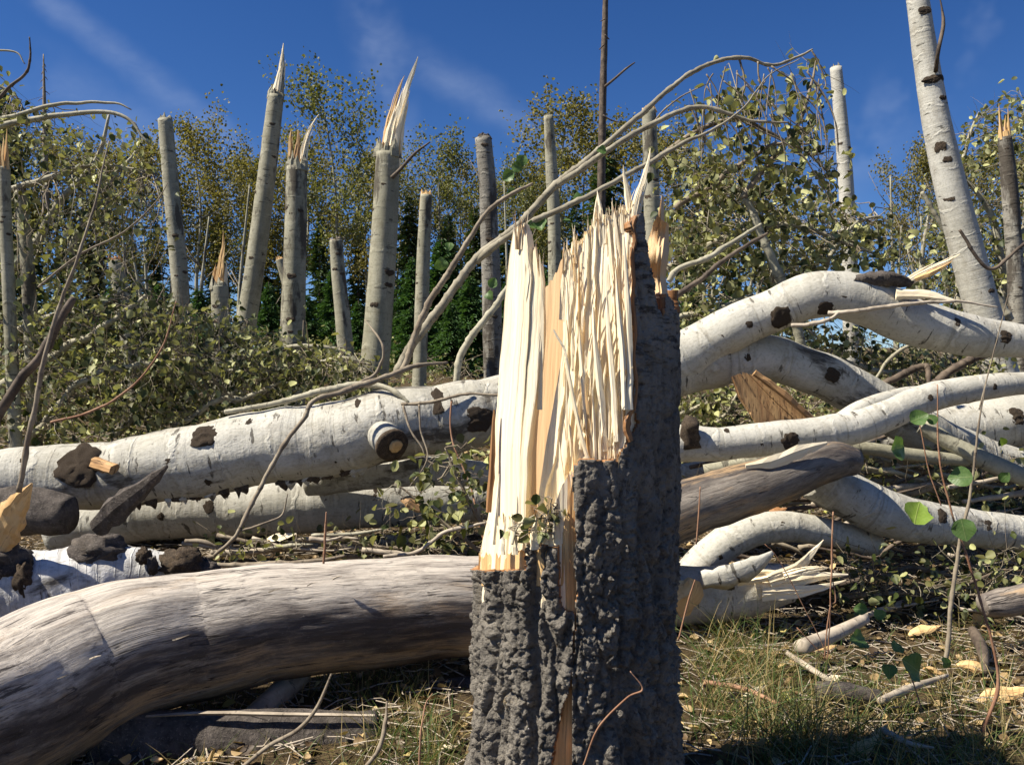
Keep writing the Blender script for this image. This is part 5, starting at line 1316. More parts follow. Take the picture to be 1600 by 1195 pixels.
# ================================================================== LEAFY FALLEN CROWNS
def inpoly(x, y, poly):
    n = len(poly); c = np.zeros(x.shape, bool)
    j = n - 1
    for i in range(n):
        xi, yi = poly[i]; xj, yj = poly[j]
        c ^= ((yi > y) != (yj > y)) & (x < (xj - xi) * (y - yi) / (yj - yi + 1e-9) + xi)
        j = i
    return c
def polypts(poly, n):
    p = np.array(poly, float); out = np.zeros((0, 2))
    while len(out) < n:
        q = rng.uniform(p.min(0), p.max(0), (n * 2, 2))
        out = np.vstack([out, q[inpoly(q[:, 0], q[:, 1], poly)]])
    return out[:n]
def leafy(name, label, cat, boughs, poly, ntw, per, dr, lsize=(.030, .050), group=None, bmat=None, lmat=None, tmat=None, droop=0.10, clump=0.065):
    """fallen crown: boughs through the region, twigs from the boughs, leaves round the twig ends"""
    parts = []; bp = []
    for pts, d in boughs:
        C, R = pxpath(pts, d, 40)
        C = C + fbm(np.stack([C[:, 0] * 2.2, C[:, 1] * 2.2, C[:, 2] * 2.2], -1) + rng.random() * 30, 3)[:, None] * rng.normal(size=3) * .05
        parts.append(tube_data(C, R, seg=7, rough=.08)); bp.append(C)
    bp = np.vstack(bp)
    root = thing(name, label, cat, tuple(bp[0]), group)
    V, Fs, ps = join(parts)
    mk('boughs', V, Fs, bmat or M_TWIGP, root, True, ps)
    tg = polypts(poly, ntw)
    dd = rng.uniform(dr[0], dr[1], ntw)
    E = np.stack([(tg[:, 0] - 800) / F * dd, dd, CAM_H + (597.5 - tg[:, 1]) / F * dd], -1)
    # nearest bough point, with some scatter so twigs fan out
    D = np.linalg.norm(E[:, None] - bp[None], axis=2) + rng.random((ntw, len(bp))) * .35
    St = bp[np.argmin(D, 1)]
    k = 7; tt = np.linspace(0, 1, k)
    mid = rng.normal(size=(ntw, 3)) * .12
    L = np.linalg.norm(E - St, axis=1)
    C = St[:, None] + (E - St)[:, None] * tt[None, :, None] + (mid * L[:, None])[:, None] * (np.sin(tt * math.pi))[None, :, None]
    C = C + rng.normal(size=C.shape) * .012 * (tt > 0)[None, :, None]
    C[..., 2] += (droop * L)[:, None] * np.sin(tt * math.pi)[None]
    R = (0.0022 + .0028 * L[:, None].clip(0, 1.2)) * (1.15 - tt[None])
    h_ = ntw // 2
    for sl_, m_ in ((slice(0, h_), M_BOUGH), (slice(h_, ntw), tmat or M_TWIG)):
        V, Q, pcs = multi_tubes(C[sl_], R[sl_], 4)
        kind(mk('twigs', V, Q, m_, root, True, pcs), 'stuff')
    # finer leafless side shoots
    nf = int(ntw * 1.6); tf = rng.integers(ntw, size=nf); jf = rng.integers(2, k - 1, size=nf)
    p0 = C[tf, jf]; dv = rand_unit(nf) * np.array([1, .7, .8]) + (E - St)[tf] / L[tf][:, None]
    lf = rng.uniform(.08, .32, nf) * np.minimum(1, L[tf] / .35)
    cf = p0[:, None] + dv[:, None] * (lf[:, None] * np.linspace(0, 1, 4))[..., None] + rng.normal(size=(nf, 4, 3)) * .008 * min(1.0, float(np.median(L)) / .2) * np.array([0, 1, 1, 1])[None, :, None]
    V, Q, pcs = multi_tubes(cf, .0016 * (1.2 - np.linspace(0, 1, 4))[None] * np.ones((nf, 1)), 3)
    kind(mk('twigs', V, Q, M_TWIG, root, True, pcs), 'stuff')
    per = per + (1 if per < 7 else 0)
    n = ntw * per
    f = rng.uniform(.2, 1.0, n) ** .45
    ti = np.repeat(np.arange(ntw), per)
    fi = f * (k - 1); i0 = np.minimum(fi.astype(int), k - 2); fr = (fi - i0)[:, None]
    base = C[ti, i0] * (1 - fr) + C[ti, i0 + 1] * fr
    base = base + rng.normal(size=(n, 3)) * clump * np.array([1, 1, .8])
    A = rand_unit(n) * .9 + np.array([0, 0, -.55])
    Nn = rand_unit(n) * .8 + np.array([-.1, -.15, .75])
    V, Q = leaves(base, A, Nn, rng.uniform(lsize[0] * .85, lsize[1] * 1.1, n), rng.uniform(.6, 1.1, n))
    kind(mk('leaves', V, Q, lmat or M_LEAF, root, True), 'stuff')
    return root
GC = 'wilted crowns of the fallen aspens'
leafy('fallen_treetop', 'high wilted aspen crown with arching pale twigs against the sky', 'fallen tree', [
    ([(-80, 215, 5), (20, 190, 5), (100, 178, 4), (180, 178, 3), (235, 225, 1.5)], 5.4), ([(-80, 205, 4), (10, 180, 4), (90, 165, 3), (170, 160, 2), (205, 172, 1)], 5.6),
    ([(-60, 470, 9), (40, 400, 8), (90, 320, 6), (150, 250, 4), (170, 180, 2)], 5.6), ([(-60, 320, 5), (60, 285, 5), (150, 260, 3.5), (245, 270, 1.5)], 5.3), ([(110, 520, 6), (115, 400, 5), (160, 300, 4), (210, 235, 2)], 5.8)],
    [(-60, 205), (60, 195), (190, 200), (235, 235), (250, 330), (228, 440), (120, 490), (-60, 500)], 300, 6, (4.9, 6.3), group=GC)
leafy('fallen_treetop', 'thin leafy top of the high crown drooping at the frame edge', 'fallen tree', [([(-80, 130, 3), (-20, 130, 3), (20, 150, 2), (40, 180, 1)], 5.8), ([(-90, 90, 3), (-30, 80, 2), (20, 82, 1.4), (40, 100, .8)], 5.8)],
    [(-60, 110), (20, 120), (40, 180), (20, 240), (-60, 240)], 40, 6, (5.4, 6.2), group=GC)
leafy('fallen_treetop', 'dense leaf mound under the high crown, behind the dark leaning pole', 'fallen tree', [
    ([(-80, 640, 8), (40, 580, 8), (140, 520, 6), (240, 470, 3)], 5.2), ([(-60, 560, 6), (60, 500, 6), (160, 480, 4), (230, 440, 2)], 5.6), ([(30, 690, 7), (110, 620, 6), (200, 580, 5), (300, 560, 2)], 5.0)],
    [(-60, 470), (110, 470), (240, 450), (290, 540), (290, 665), (170, 690), (-60, 712)], 420, 7, (4.6, 6.2), group=GC)
leafy('fallen_treetop', 'leafy tangle round the foot of the flat-topped leaning trunk', 'fallen tree', [
    ([(180, 680, 7), (260, 600, 6), (330, 540, 5), (380, 500, 2)], 6.0), ([(230, 560, 5), (310, 580, 5), (400, 590, 4), (450, 560, 2)], 5.6), ([(260, 680, 5), (330, 640, 5), (400, 620, 4), (440, 600, 2)], 5.2)],
    [(230, 490), (330, 480), (400, 510), (440, 560), (440, 640), (330, 665), (230, 690)], 300, 7, (4.9, 6.8), group=GC)
leafy('fallen_treetop', 'leafy tangle round the foot of the horned trunk and the thick one', 'fallen tree', [
    ([(380, 640, 6), (440, 590, 5), (520, 560, 4), (580, 570, 2)], 5.6), ([(400, 560, 4), (460, 540, 4), (540, 550, 3), (600, 590, 1.5)], 6.0)],
    [(390, 525), (450, 545), (530, 560), (585, 585), (600, 608), (500, 622), (390, 640)], 150, 8, (5.0, 6.6), group=GC)
leafy('fallen_treetop', 'thin hanging crown spread along the arching branch', 'fallen tree', [
    ([(1040, 240, 5), (1100, 200, 4), (1170, 190, 3), (1250, 240, 2), (1300, 300, 1)], 4.9), ([(1160, 310, 6), (1190, 270, 4), (1240, 200, 3), (1270, 120, 2), (1275, 95, 1)], 4.9), ([(1060, 330, 5), (1130, 270, 4), (1200, 230, 3), (1270, 230, 1.4)], 5.0)],
    [(1080, 160), (1140, 110), (1190, 140), (1262, 100), (1285, 130), (1275, 210), (1310, 330), (1200, 300), (1060, 300)], 95, 6, (4.6, 5.3), (.042, .062), group=GC, bmat=M_TWIG)
leafy('fallen_treetop', 'dense wilted crown filling the space above the fork', 'fallen tree', [
    ([(1040, 420, 6), (1120, 380, 6), (1220, 350, 5), (1320, 380, 3), (1400, 410, 1.5)], 5.4), ([(1220, 470, 7), (1200, 400, 6), (1180, 330, 5), (1150, 290, 2)], 5.3), ([(1250, 480, 5), (1300, 400, 4), (1340, 350, 3), (1380, 340, 1.4)], 5.6)],
    [(1045, 290), (1180, 280), (1300, 310), (1330, 350), (1410, 380), (1425, 430), (1300, 430), (1200, 450), (1050, 480)], 340, 5, (4.9, 6.2), (.038, .058), group=GC)
leafy('fallen_treetop', 'leaf heap seen through the gap between the fork limbs', 'fallen tree', [
    ([(1180, 520, 6), (1280, 560, 5), (1380, 580, 4), (1480, 570, 2)], 5.6), ([(1050, 500, 5), (1130, 480, 4), (1210, 470, 3), (1280, 530, 2)], 5.4), ([(1420, 620, 5), (1500, 580, 4), (1580, 550, 2)], 5.8)],
    [(1050, 480), (1170, 470), (1260, 500), (1420, 540), (1560, 560), (1580, 600), (1420, 625), (1330, 600), (1250, 560), (1060, 540)], 260, 7, (5.2, 6.8), group=GC)
leafy('fallen_treetop', 'ragged leafy crown behind the tallest white trunk', 'fallen tree', [
    ([(1480, 560, 9), (1500, 450, 7), (1490, 340, 5), (1510, 230, 3), (1530, 170, 1)], 7.6), ([(1600, 540, 8), (1570, 430, 6), (1545, 330, 5), (1500, 270, 2)], 7.4), ([(1560, 480, 8), (1600, 360, 6), (1620, 260, 4), (1610, 170, 1)], 7.8), ([(1450, 520, 6), (1440, 420, 4), (1450, 340, 2)], 8.0)],
    [(1430, 340), (1480, 270), (1500, 190), (1570, 150), (1640, 150), (1640, 500), (1540, 500), (1440, 470)], 260, 5, (7.0, 8.4), (.04, .06), group=GC)
leafy('leafy_tangle', 'small leafy tangle under the fork by the brown split slab', 'branch', [([(1040, 660, 5), (1080, 640, 4), (1130, 620, 2)], 4.6), ([(1060, 700, 4), (1120, 660, 3), (1160, 600, 1.4)], 4.7)],
    [(1055, 600), (1140, 600), (1170, 670), (1270, 660), (1270, 690), (1060, 680)], 60, 7, (4.5, 5.0), group=GC)
leafy('leafy_tangle', 'sprays of green-backed leaves beside the stump over the white logs', 'branch', [([(770, 850, 4), (740, 790, 3), (715, 740, 2.4), (700, 700, 1.4)], 3.4), ([(760, 870, 3), (700, 820, 3), (650, 780, 2), (620, 760, 1)], 3.5)],
    [(600, 770), (650, 760), (700, 710), (750, 700), (762, 780), (740, 850), (660, 840), (600, 810)], 34, 5, (3.25, 3.6), (.03, .05), group=GC, bmat=M_TWIG)
leafy('leafy_tangle', 'sparse twiggy tangle under the grey log and slim white trunk', 'branch', [([(1060, 840, 5), (1160, 760, 4), (1280, 730, 3), (1400, 745, 2)], 4.3), ([(1380, 780, 5), (1460, 740, 4), (1560, 760, 3), (1640, 740, 2)], 4.2)],
    [(1060, 720), (1300, 700), (1600, 700), (1600, 800), (1400, 790), (1060, 800)], 110, 3, (3.9, 4.6), (.025, .045), group=GC)
leafy('leafy_tangle', 'broken twigs and curled leaves heaped past the snapped log', 'branch', [([(1330, 900, 5), (1400, 880, 4), (1500, 890, 3), (1600, 880, 2)], 3.6), ([(1300, 930, 4), (1420, 920, 3), (1560, 930, 2)], 3.4)],
    [(1300, 860), (1600, 850), (1620, 960), (1330, 960)], 110, 4, (3.2, 3.8), (.02, .04), group=GC, bmat=M_TWIG)
leafy('leafy_tangle', 'dry twigs and leaves caught between the white logs and grey log', 'branch', [([(330, 870, 4), (420, 860, 3), (560, 855, 3), (700, 860, 2)], 3.9)],
    [(330, 845), (720, 835), (730, 872), (340, 880)], 70, 3, (3.6, 4.2), (.02, .04), group=GC, bmat=M_TWIG)
leafy('leafy_tangle', 'little sprig of wilted leaves caught in the stump notch', 'branch', [([(800, 850, 2), (815, 825, 1.6), (840, 810, 1)], 1.70), ([(850, 845, 2), (858, 815, 1.4), (862, 790, .8)], 1.69)],
    [(800, 835), (818, 800), (835, 790), (868, 785), (862, 840)], 9, 3, (1.66, 1.71), (.016, .026), group=GC, clump=.012)

# ================================================================== STANDING FOREST
def aspen_mesh(seed, hgt, green, dense=1.0):
    r = np.random.default_rng(seed)
    path = np.array([[0, 0, -.3], [r.normal() * .1, r.normal() * .1, hgt * .3], [r.normal() * .25, r.normal() * .25, hgt * .65], [r.normal() * .35, r.normal() * .3, hgt]])
    C = spline(path, 24); R = np.interp(np.linspace(0, 1, 24), [0, 1], [hgt * .0105, .015])
    parts = [tube_data(C, R, seg=8, rough=.04)]
    ends = []; 
    nb = 20
    for i in range(nb):
        f = .40 + .58 * i / nb + r.uniform(-.03, .03)
        j = min(23, int(f * 23)); p = C[j]
        az = r.uniform(0, 6.28); L = hgt * (.04 + .19 * math.sin(min(1, max(0.0, (1.03 - f) / .62)) * math.pi * .85)) * r.uniform(.6, 1.15)
        e = p + np.array([math.cos(az) * L, math.sin(az) * L, L * r.uniform(.5, 1.2)])
        m = (p + e) / 2 + np.array([math.cos(az), math.sin(az), -.6]) * L * .12
        cc = spline(np.array([p, m, e]), 7)
        parts.append(tube_data(cc, np.linspace(R[j] * .5, .008, 7), seg=5))
        for q in cc[2:]:
            ends.append(q)
    ends.append(C[-1]); ends.append(C[-3])
    ends = np.array(ends)
    V, Fs, ps = join(parts)
    tr = (V, Fs, ps)
    n = int(5600 * dense)
    c = ends[r.integers(len(ends), size=n)]
    pos = c + r.normal(size=(n, 3)) * hgt * np.array([.027, .027, .030])
    A = r.normal(size=(n, 3)); Nn = r.normal(size=(n, 3))
    V, Q = leaves(pos, A, Nn, r.uniform(.08, .15, n))
    return tr, (V, Q), (M_FARG if green else M_FAR)
def spruce_mesh(seed, hgt, wid, young=False):
    r = np.random.default_rng(seed)
    C = spline(np.array([[0, 0, -.3], [0, 0, hgt * .5], [0, 0, hgt]]), 14)
    tr = tube_data(C, np.linspace(hgt * .014, .012, 14), seg=7)
    pos, A, sz = [], [], []
    nw = 34
    for w in range(nw):
        f = .06 + .93 * w / nw
        L0 = wid * (1 - f) ** .85 + .06
        for b in range(8):
            az = r.uniform(0, 6.28); L = L0 * r.choice([r.uniform(.35, .7), r.uniform(.7, 1.3)])
            z0 = f * hgt + r.uniform(-.1, .1)
            ns = max(3, int(L / .12))
            for s in range(ns):
                u = (s + .4) / ns
                p = np.array([math.cos(az) * L * u, math.sin(az) * L * u, z0 + L * (.12 * u - .42 * u * u)])
                for sd_ in (-1, 1):
                    a2 = az + sd_ * r.uniform(.3, .9)
                    pos.append(p + r.normal(size=3) * .03); A.append([math.cos(a2), math.sin(a2), r.uniform(-.55, -.05)]); sz.append((.16 + .18 * (1 - u)) * min(1, L0 + .4))
    pos, A, sz = np.array(pos), np.array(A), np.array(sz)
    V, Q = leaves(pos, A, np.array([0, 0, 1.0]) + r.normal(size=(len(pos), 3)) * .45, sz * 1.15, .26)
    return (tr[0], [tr[1], tr[2]], tr[3]), (V, Q), (M_NEEDY if young else M_NEED)
LM = [(-200, 'frame edge'), (35, 'thin leaf-wrapped trunk'), (190, 'short leaning trunk'), (272, 'flat-topped leaning trunk'), (345, 'flame-topped stub'), (412, 'spired trunk'), (460, 'horned trunk'), (532, 'slim flat-topped trunk'), (600, 'plank-capped trunk'),
      (662, 'tan-split trunk'), (764, 'dark blotchy trunk'), (864, 'narrow greenish trunk'), (942, 'thin dead pole'), (1018, 'half-hidden trunk'), (1320, 'round-topped pale trunk'), (1490, 'tallest white trunk'), (1580, 'brown peeled trunk'), (1900, 'frame edge')]
ORD = ['first', 'second', 'third', 'fourth', 'fifth', 'sixth', 'seventh', 'eighth', 'ninth', 'tenth', 'eleventh', 'twelfth']
def gap_labels(pxs, what):
    """say between which snapped trunks each far tree stands"""
    gaps = {}
    for i, x in enumerate(pxs):
        k = max(j for j in range(len(LM)) if LM[j][0] <= x)
        gaps.setdefault(k, []).append((x, i))
    out = [None] * len(pxs)
    for k, l in gaps.items():
        a_, b_ = LM[k][1], LM[min(k + 1, len(LM) - 1)][1]
        for n_, (x, i) in enumerate(sorted(l)):
            if len(l) == 1:
                out[i] = '%s seen between the %s and the %s' % (what, a_, b_)
            else:
                out[i] = '%s, %s from the %s toward the %s' % (what, ORD[n_], a_, b_)
    return out
PROTO = {}
def proto(key, trunkmat, data):
    (V, Fs, ps), (LV, LQ), lm = data
    a = mk('trunk', V, Fs, trunkmat, None, True, ps); b = mk('crown', LV, LQ, lm, None, True)
    PROTO[key] = (a.data, b.data)
    bpy.data.objects.remove(a); bpy.data.objects.remove(b)
for i in range(5):
    proto(('aspen', i), M_ASPG, aspen_mesh(40 + i, 11.0, i % 2 == 1, [1.0, .9, 1.1, .7, .8][i]))
for i in range(3):
    proto(('spruce', i), M_TWIGD, spruce_mesh(70 + i, 9.0, [1.9, 1.6, 2.2][i]))
proto(('young', 0), M_TWIGD, spruce_mesh(90, 5.0, 1.9, True))
HT = {'aspen': 11.0, 'spruce': 9.0, 'young': 5.0}
def tree(name, label, key, px, pytop, d, wide=1.0, group=None, cat='tree'):
    x = (px - 800) / F * d
    z0 = float(G(x, d)); top = CAM_H + (597.5 - pytop) / F * d
    sc = (top - z0) / HT[key[0]]
    o = thing(name, label, cat, (x, d, z0), group)
    o.rotation_euler = (0, 0, rng.uniform(0, 6.28))
    o.scale = (sc * wide, sc * wide, sc)
    for nm, me in zip(('trunk', 'crown'), PROTO[key]):
        c = bpy.data.objects.new(nm, me); COL.objects.link(c); c.parent = o
    return o
GA, GSP = 'aspens still standing in the far forest', 'spruces in the far forest'
for (px, py, d, k, w, lab) in (
    (527, 138, 26, 3, .95, 'open-crowned aspen showing its white limbs behind the thick snapped trunk'),
    (312, 198, 27, 0, 1.0, 'round-topped aspen next to the flat-topped leaning trunk'),
    (690, 225, 27, 1, 1.0, 'airy greenish aspen seen between the thick trunk and the dark blotchy one'),
    (885, 168, 28, 0, 1.1, 'golden-tinged aspen behind the narrow greenish snapped trunk'),
    (820, 255, 26, 1, .9, 'greenish aspen between the dark blotchy trunk and the narrow one'),
    (1440, 225, 28, 2, .8, 'dark aspen against the sky next to the tallest white trunk')):
    tree('aspen_tree', lab, ('aspen', k), px, py, d, w)
tree('spruce_tree', 'bushy dark spruce behind the thin dead pole', ('spruce', 2), 945, 195, 24, 1.1)
FA = ((215, 225, 28, 2, 1), (265, 250, 30, 4, 1), (355, 265, 33, 2, 1), (390, 245, 31, 0, .9), (160, 240, 30, 0, 1), (95, 215, 30, 4, 1), (20, 200, 29, 2, 1), (455, 250, 32, 4, 1), (480, 210, 34, 0, 1), (575, 240, 31, 2, .9),
                          (620, 262, 33, 4, 1), (725, 265, 32, 0, .9), (770, 290, 34, 2, 1), (915, 215, 32, 2, 1), (985, 200, 31, 4, 1), (1060, 215, 32, 0, 1), (1110, 250, 33, 2, 1), (1160, 300, 34, 4, 1), (1480, 290, 31, 0, .9), (1540, 240, 30, 4, .9), (1590, 215, 31, 2, .9),
                          (1220, 340, 36, 0, 1), (1290, 370, 38, 4, 1), (-60, 230, 30, 0, 1), (1670, 230, 31, 2, 1))
for (px, py, d, k, w), lab in zip(FA, gap_labels([q[0] for q in FA], 'slender far aspen')):
    tree('aspen_tree', lab, ('aspen', k), px, py, d, w, GA)
FS = ((405, 238, 36, .8), (340, 330, 30, 1), (240, 330, 32, 1), (150, 330, 30, 1), (50, 300, 30, 1), (5, 130, 26, .8), (500, 330, 30, 1), (560, 320, 33, 1), (640, 300, 27, 1), (700, 330, 26, 1.1), (740, 320, 29, 1), (790, 340, 27, 1), (840, 300, 30, 1), (900, 290, 31, 1),
                                    (1010, 300, 29, 1), (1080, 320, 30, 1), (1140, 370, 29, 1.1), (1190, 400, 30, 1), (1500, 380, 33, 1), (1570, 340, 32, 1), (280, 380, 38, 1), (440, 370, 38, 1), (610, 370, 40, 1), (1440, 400, 36, 1), (-70, 280, 30, 1), (100, 360, 36, 1), (205, 370, 38, 1), (1250, 420, 40, 1), (1340, 440, 44, 1), (1620, 330, 33, 1))
for i, ((px, py, d, w), lab) in enumerate(zip(FS, gap_labels([q[0] for q in FS], 'dark far spruce'))):
    tree('spruce_tree', lab, ('spruce', i % 3), px, py, d, w * rng.uniform(.9, 1.3), GSP)
YS = ((645, 400, 15), (690, 372, 16), (735, 430, 14), (705, 470, 13), (480, 460, 17), (640, 480, 14), (180, 430, 17), (110, 460, 16), (310, 450, 17), (420, 440, 18), (1080, 430, 16), (1140, 450, 15), (790, 440, 16), (560, 470, 16), (250, 440, 18), (850, 420, 17), (520, 420, 20))
for (px, py, d), lab in zip(YS, gap_labels([q[0] for q in YS], 'young bright green spruce')):
    tree('young_spruce', lab, ('young', 0), px, py, d, rng.uniform(.9, 1.35), 'young spruces behind the snapped trunks')
# dead poles
o, C, R = fallen('dead_pole', 'thin dead pole rising past the top of the picture with one bare side twig', 'tree trunk', [(936, 560, 8, 12), (938, 400, 7, 12), (941, 200, 6, 12), (944, 80, 5.2, 12), (946, 0, 4.4, 12), (947, -80, 4, 12)], 12, M_TWIGD, n=60, seg=8, rough=.1)
for pp in ([(945, 136, 2.4), (962, 122, 2), (978, 108, 1.8), (992, 98, 1)], [(945, 55, 1.6), (952, 62, .8)], [(944, 70, 1.4), (936, 78, .6)], [(942, 180, 1.6), (955, 188, 1.2), (972, 192, .6)], [(945, 30, 1.2), (938, 34, .5)]):
    C, R = pxpath(pp, 11.9, 8); tube('twig', C, R, M_TWIGD, o, seg=5)
o, C, R = fallen('dead_pole', 'tiny bare dead spruce top poking above the high wilted crown', 'tree trunk', [(72, 330, 5, 24), (70, 200, 3.4, 24), (68, 85, .8, 24)], 24, M_TWIG, n=30, seg=6)
for i in range(34):
    y = rng.uniform(95, 240); s_ = (y - 80) * .14; sg = rng.choice([-1, 1])
    C, R = pxpath([(69, y, .9), (69 + sg * s_ * .5, y + 2, .7), (69 + sg * s_, y + 6, .3)], 24, 5); tube('twig', C, R, M_TWIG, o, seg=4)
# thin bare background stems
BS = [rng.choice([rng.uniform(150, 860), rng.uniform(1050, 1240), rng.uniform(1400, 1600)]) for i in range(22)]
for px, lab in zip(BS, gap_labels(BS, 'thin bare stem')):
    d = rng.uniform(13, 24)
    y1 = rng.uniform(270, 400)
    C, R = pxpath([(px, 600, 3.2), (px + rng.uniform(-6, 6), 480, 3), (px + rng.uniform(-16, 16), y1, 1.2)], d, 14)
    th_ = thing('bare_stem', lab, 'tree', tuple(C[0]), 'thin bare stems behind the snapped trunks')
    tube('trunk', C, R, M_ASPG, th_, seg=6)
    for k in range(3):
        j = int(rng.uniform(5, 12)); s_ = rng.choice([-1, 1]) * rng.uniform(.3, .8) * d / 18
        tube('twig', np.array([C[j], C[j] + [s_ * .5, 0, .35], C[j] + [s_, 0, .9]]), np.array([R[j] * .5, R[j] * .35, R[j] * .15]), M_TWIG, th_, seg=4)

# ================================================================== SAPLING AND SHOOTS IN FRONT
sap = thing('aspen_sapling', 'young aspen sapling with a few big round green leaves near the frame edge', 'sapling', tuple(P(1482, 1120, 2.35)))
def sapstem(pts, d, m, nm='stem'):
    C, R = wobble(*pxpath(pts, d, 60)); tube(nm, C, R * .66, m, sap, seg=8, rough=.1)
sapstem([(1476, 1040, 5.5), (1486, 960, 5), (1496, 870, 4.4), (1514, 780, 3.4), (1525, 690, 2.6), (1540, 600, 1.2)], 2.3, M_TWIG)
sapstem([(1514, 1200, 4.6), (1530, 1150, 4.4), (1560, 1070, 3.6), (1545, 980, 3), (1522, 900, 2.8), (1490, 810, 2.4), (1468, 720, 2.2), (1464, 600, 1.2)], 2.25, M_TWIGR)
sapstem([(1440, 1110, 1.6), (1425, 1060, 1.6), (1410, 1030, 1.2)], 2.25, M_TWIGR, 'leaf_stalk')
sapstem([(1470, 790, 1.6), (1452, 740, 1.6), (1440, 680, 1.4), (1435, 655, 1)], 2.3, M_TWIGR, 'leaf_stalk')
sapstem([(1530, 640, 1.6), (1550, 560, 1.4), (1575, 460, .8)], 2.3, M_TWIG, 'leaf_stalk')
for (x, y, s_, m, a) in ((1436, 654, 36, M_LEAFG, .4), (1455, 655, 24, M_LEAFG, 2.4), (1402, 700, 52, M_LEAFG, .1), (1500, 746, 44, M_LEAFG, 3.3), (1432, 803, 60, M_LEAFY, .9), (1506, 828, 44, M_LEAFG, 4.9), (1340, 1000, 44, M_LEAFG, 3.0), (1402, 1012, 30, M_LEAFG, .2),
                         (1424, 1040, 56, M_LEAFG, 2.5), (1390, 1048, 32, M_LEAFG, 4.2), (1478, 1035, 24, M_LEAFG, 2), (1570, 745, 24, M_LEAFG, 1), (1565, 690, 20, M_LEAFY, 2), (1345, 952, 26, M_LEAFG, 3.3), (1375, 960, 24, M_LEAFG, .3)):
    px_leaf(sap, x, y, 2.22, s_ * .82, m, a, .9)
GW = 'red grass stalks by the broken log'
for i, pp in enumerate(([(1292, 1035, 1.8), (1296, 960, 1.8), (1300, 880, 2.4), (1301, 800, 2)], [(1288, 1030, 1.6), (1297, 950, 1.6), (1306, 940, 1.8), (1302, 905, 1)], [(1245, 980, 1.2), (1290, 1020, 1.2), (1220, 880, 1.2), (1195, 850, .8)])):
    C, R = wobble(*pxpath(pp, 2.55, 30))
    tag(tube('grass_stalk', C, R * .6, M_TWIGR, None, seg=6), ['tall straight reddish grass stalk in front of the broken log', 'shorter reddish grass stalk with a bent seed head', 'straw grass stalk leaning across the broken log'][i], 'grass stalk', GW)
for (pp, lab) in (([(1088, 850, 1.2), (1092, 800, 1.4), (1094, 760, .8)], 'red thin stalk standing against the grey leaning log'), ([(1060, 1000, 1.4), (1075, 940, 1.4), (1086, 905, .8)], 'red seed stalk at the shaded edge of the stump')):
    C, R = pxpath(pp, 2.4, 14); tag(tube('grass_stalk', C, R, M_TWIGR, None, seg=6), lab, 'grass stalk')

# ================================================================== WOOD CHIPS AND BARK BITS
def chip(label, px, py, wpx, hpx, m=None, ang=0.0, group='wood chips strewn on the litter'):
    d = CAM_H * F / (py - 597.5)
    d = min(d, 4.0) * .97
    a = ang; ca, sa = math.cos(a), math.sin(a)
    hpx *= 1.25
    pts = [(px - ca * wpx, py + sa * wpx, hpx * .25, d), (px - ca * wpx * .4, py + sa * wpx * .4 - hpx * .3, hpx, d), (px + ca * wpx * .3, py - sa * wpx * .3, hpx * .8, d), (px + ca * wpx, py - sa * wpx, hpx * .08, d)]
    C, R = pxpath(pts, d, 9)
    V, Q, Tr, p = spike_data(C, R, R * .3 + .002, 7, ax=(-.2, -.6, .8))
    return tag(mk('wood_chip', V, [Q, Tr], m or M_TAN, None, False, p), label, 'wood chip', group)
chip('largest orange wood chip lying by the frame edge', 1572, 1086, 46, 12, M_TAN, .25)
chip('yellow wood chip above the largest one', 1528, 1042, 34, 9, M_TAN, -.1)
chip('upright tan flake leaning on the gnarled stick', 1530, 968, 22, 8, M_TAN, 1.9)
chip('split orange chip lying in the low grass', 1350, 1168, 30, 10, M_TAN, .7)
chip('thin pale chip next to the dark bark piece', 1300, 1058, 22, 5, M_WOOD, .1)
chip('small tan flake below the sapling leaves', 1375, 1146, 22, 6, M_TAN, .9)
chip('rusty flake lodged under the arched limb', 1215, 800, 16, 8, M_CAMB, .4)
chip('pale chip lying among sticks behind the grey log', 440, 838, 24, 6, M_WOOD, .2)
chip('tan flake among leaves beside the white logs', 650, 790, 26, 9, M_OLDW, -.4)
chip('small yellow chip on the ground by the bent stick', 245, 1186, 10, 4, M_TAN, .1)
chip('broad tan splinter just above the leaf pair of the sapling', 1445, 985, 26, 7, M_TAN, .3)
chip('orange sliver lying left of the yellow chip', 1462, 1050, 20, 5, M_TAN, -.3)
chip('tan chip half under the flat grey-brown stick', 1290, 1012, 18, 5, M_TAN, .2)
chip('narrow yellow splinter in the grass near the stump shadow', 1180, 1080, 22, 4, M_WOOD, .5)
chip('curled rusty bark chip past the bleached short stick', 1480, 938, 16, 6, M_CAMB, -.4)
chip('pale flake in the shade of the grass by the stump', 700, 1168, 16, 4, M_WOOD, .2)

# ================================================================== GRASS AND LITTER (uncountable)
def view_pts(poly, n):
    q = polypts(poly, n)
    d = CAM_H * F / (q[:, 1] - 597.5)
    x = (q[:, 0] - 800) / F * d
    z = G(x, d)
    for _ in range(3):
        d = (CAM_H - z) * F / (q[:, 1] - 597.5); x = (q[:, 0] - 800) / F * d; z = G(x, d)
    return np.stack([x, d, z], -1)
def grass(poly, n, L=(.08, .2), clump=30, lean=.5):
    c = view_pts(poly, max(1, n // clump))
    B = np.repeat(c, clump, 0)[:n]
    B = B + rng.normal(size=B.shape) * np.array([.03, .03, 0])
    B[:, 2] = G(B[:, 0], B[:, 1]) - .01
    D = rng.normal(size=B.shape) * lean; D[:, 2] = 1
    D /= np.linalg.norm(D, axis=1)[:, None]
    return blades(B, D, rng.uniform(*L, len(B)), rng.uniform(.0009, .0020, len(B)), rng.uniform(.1, 1.0, len(B)))
gp = []
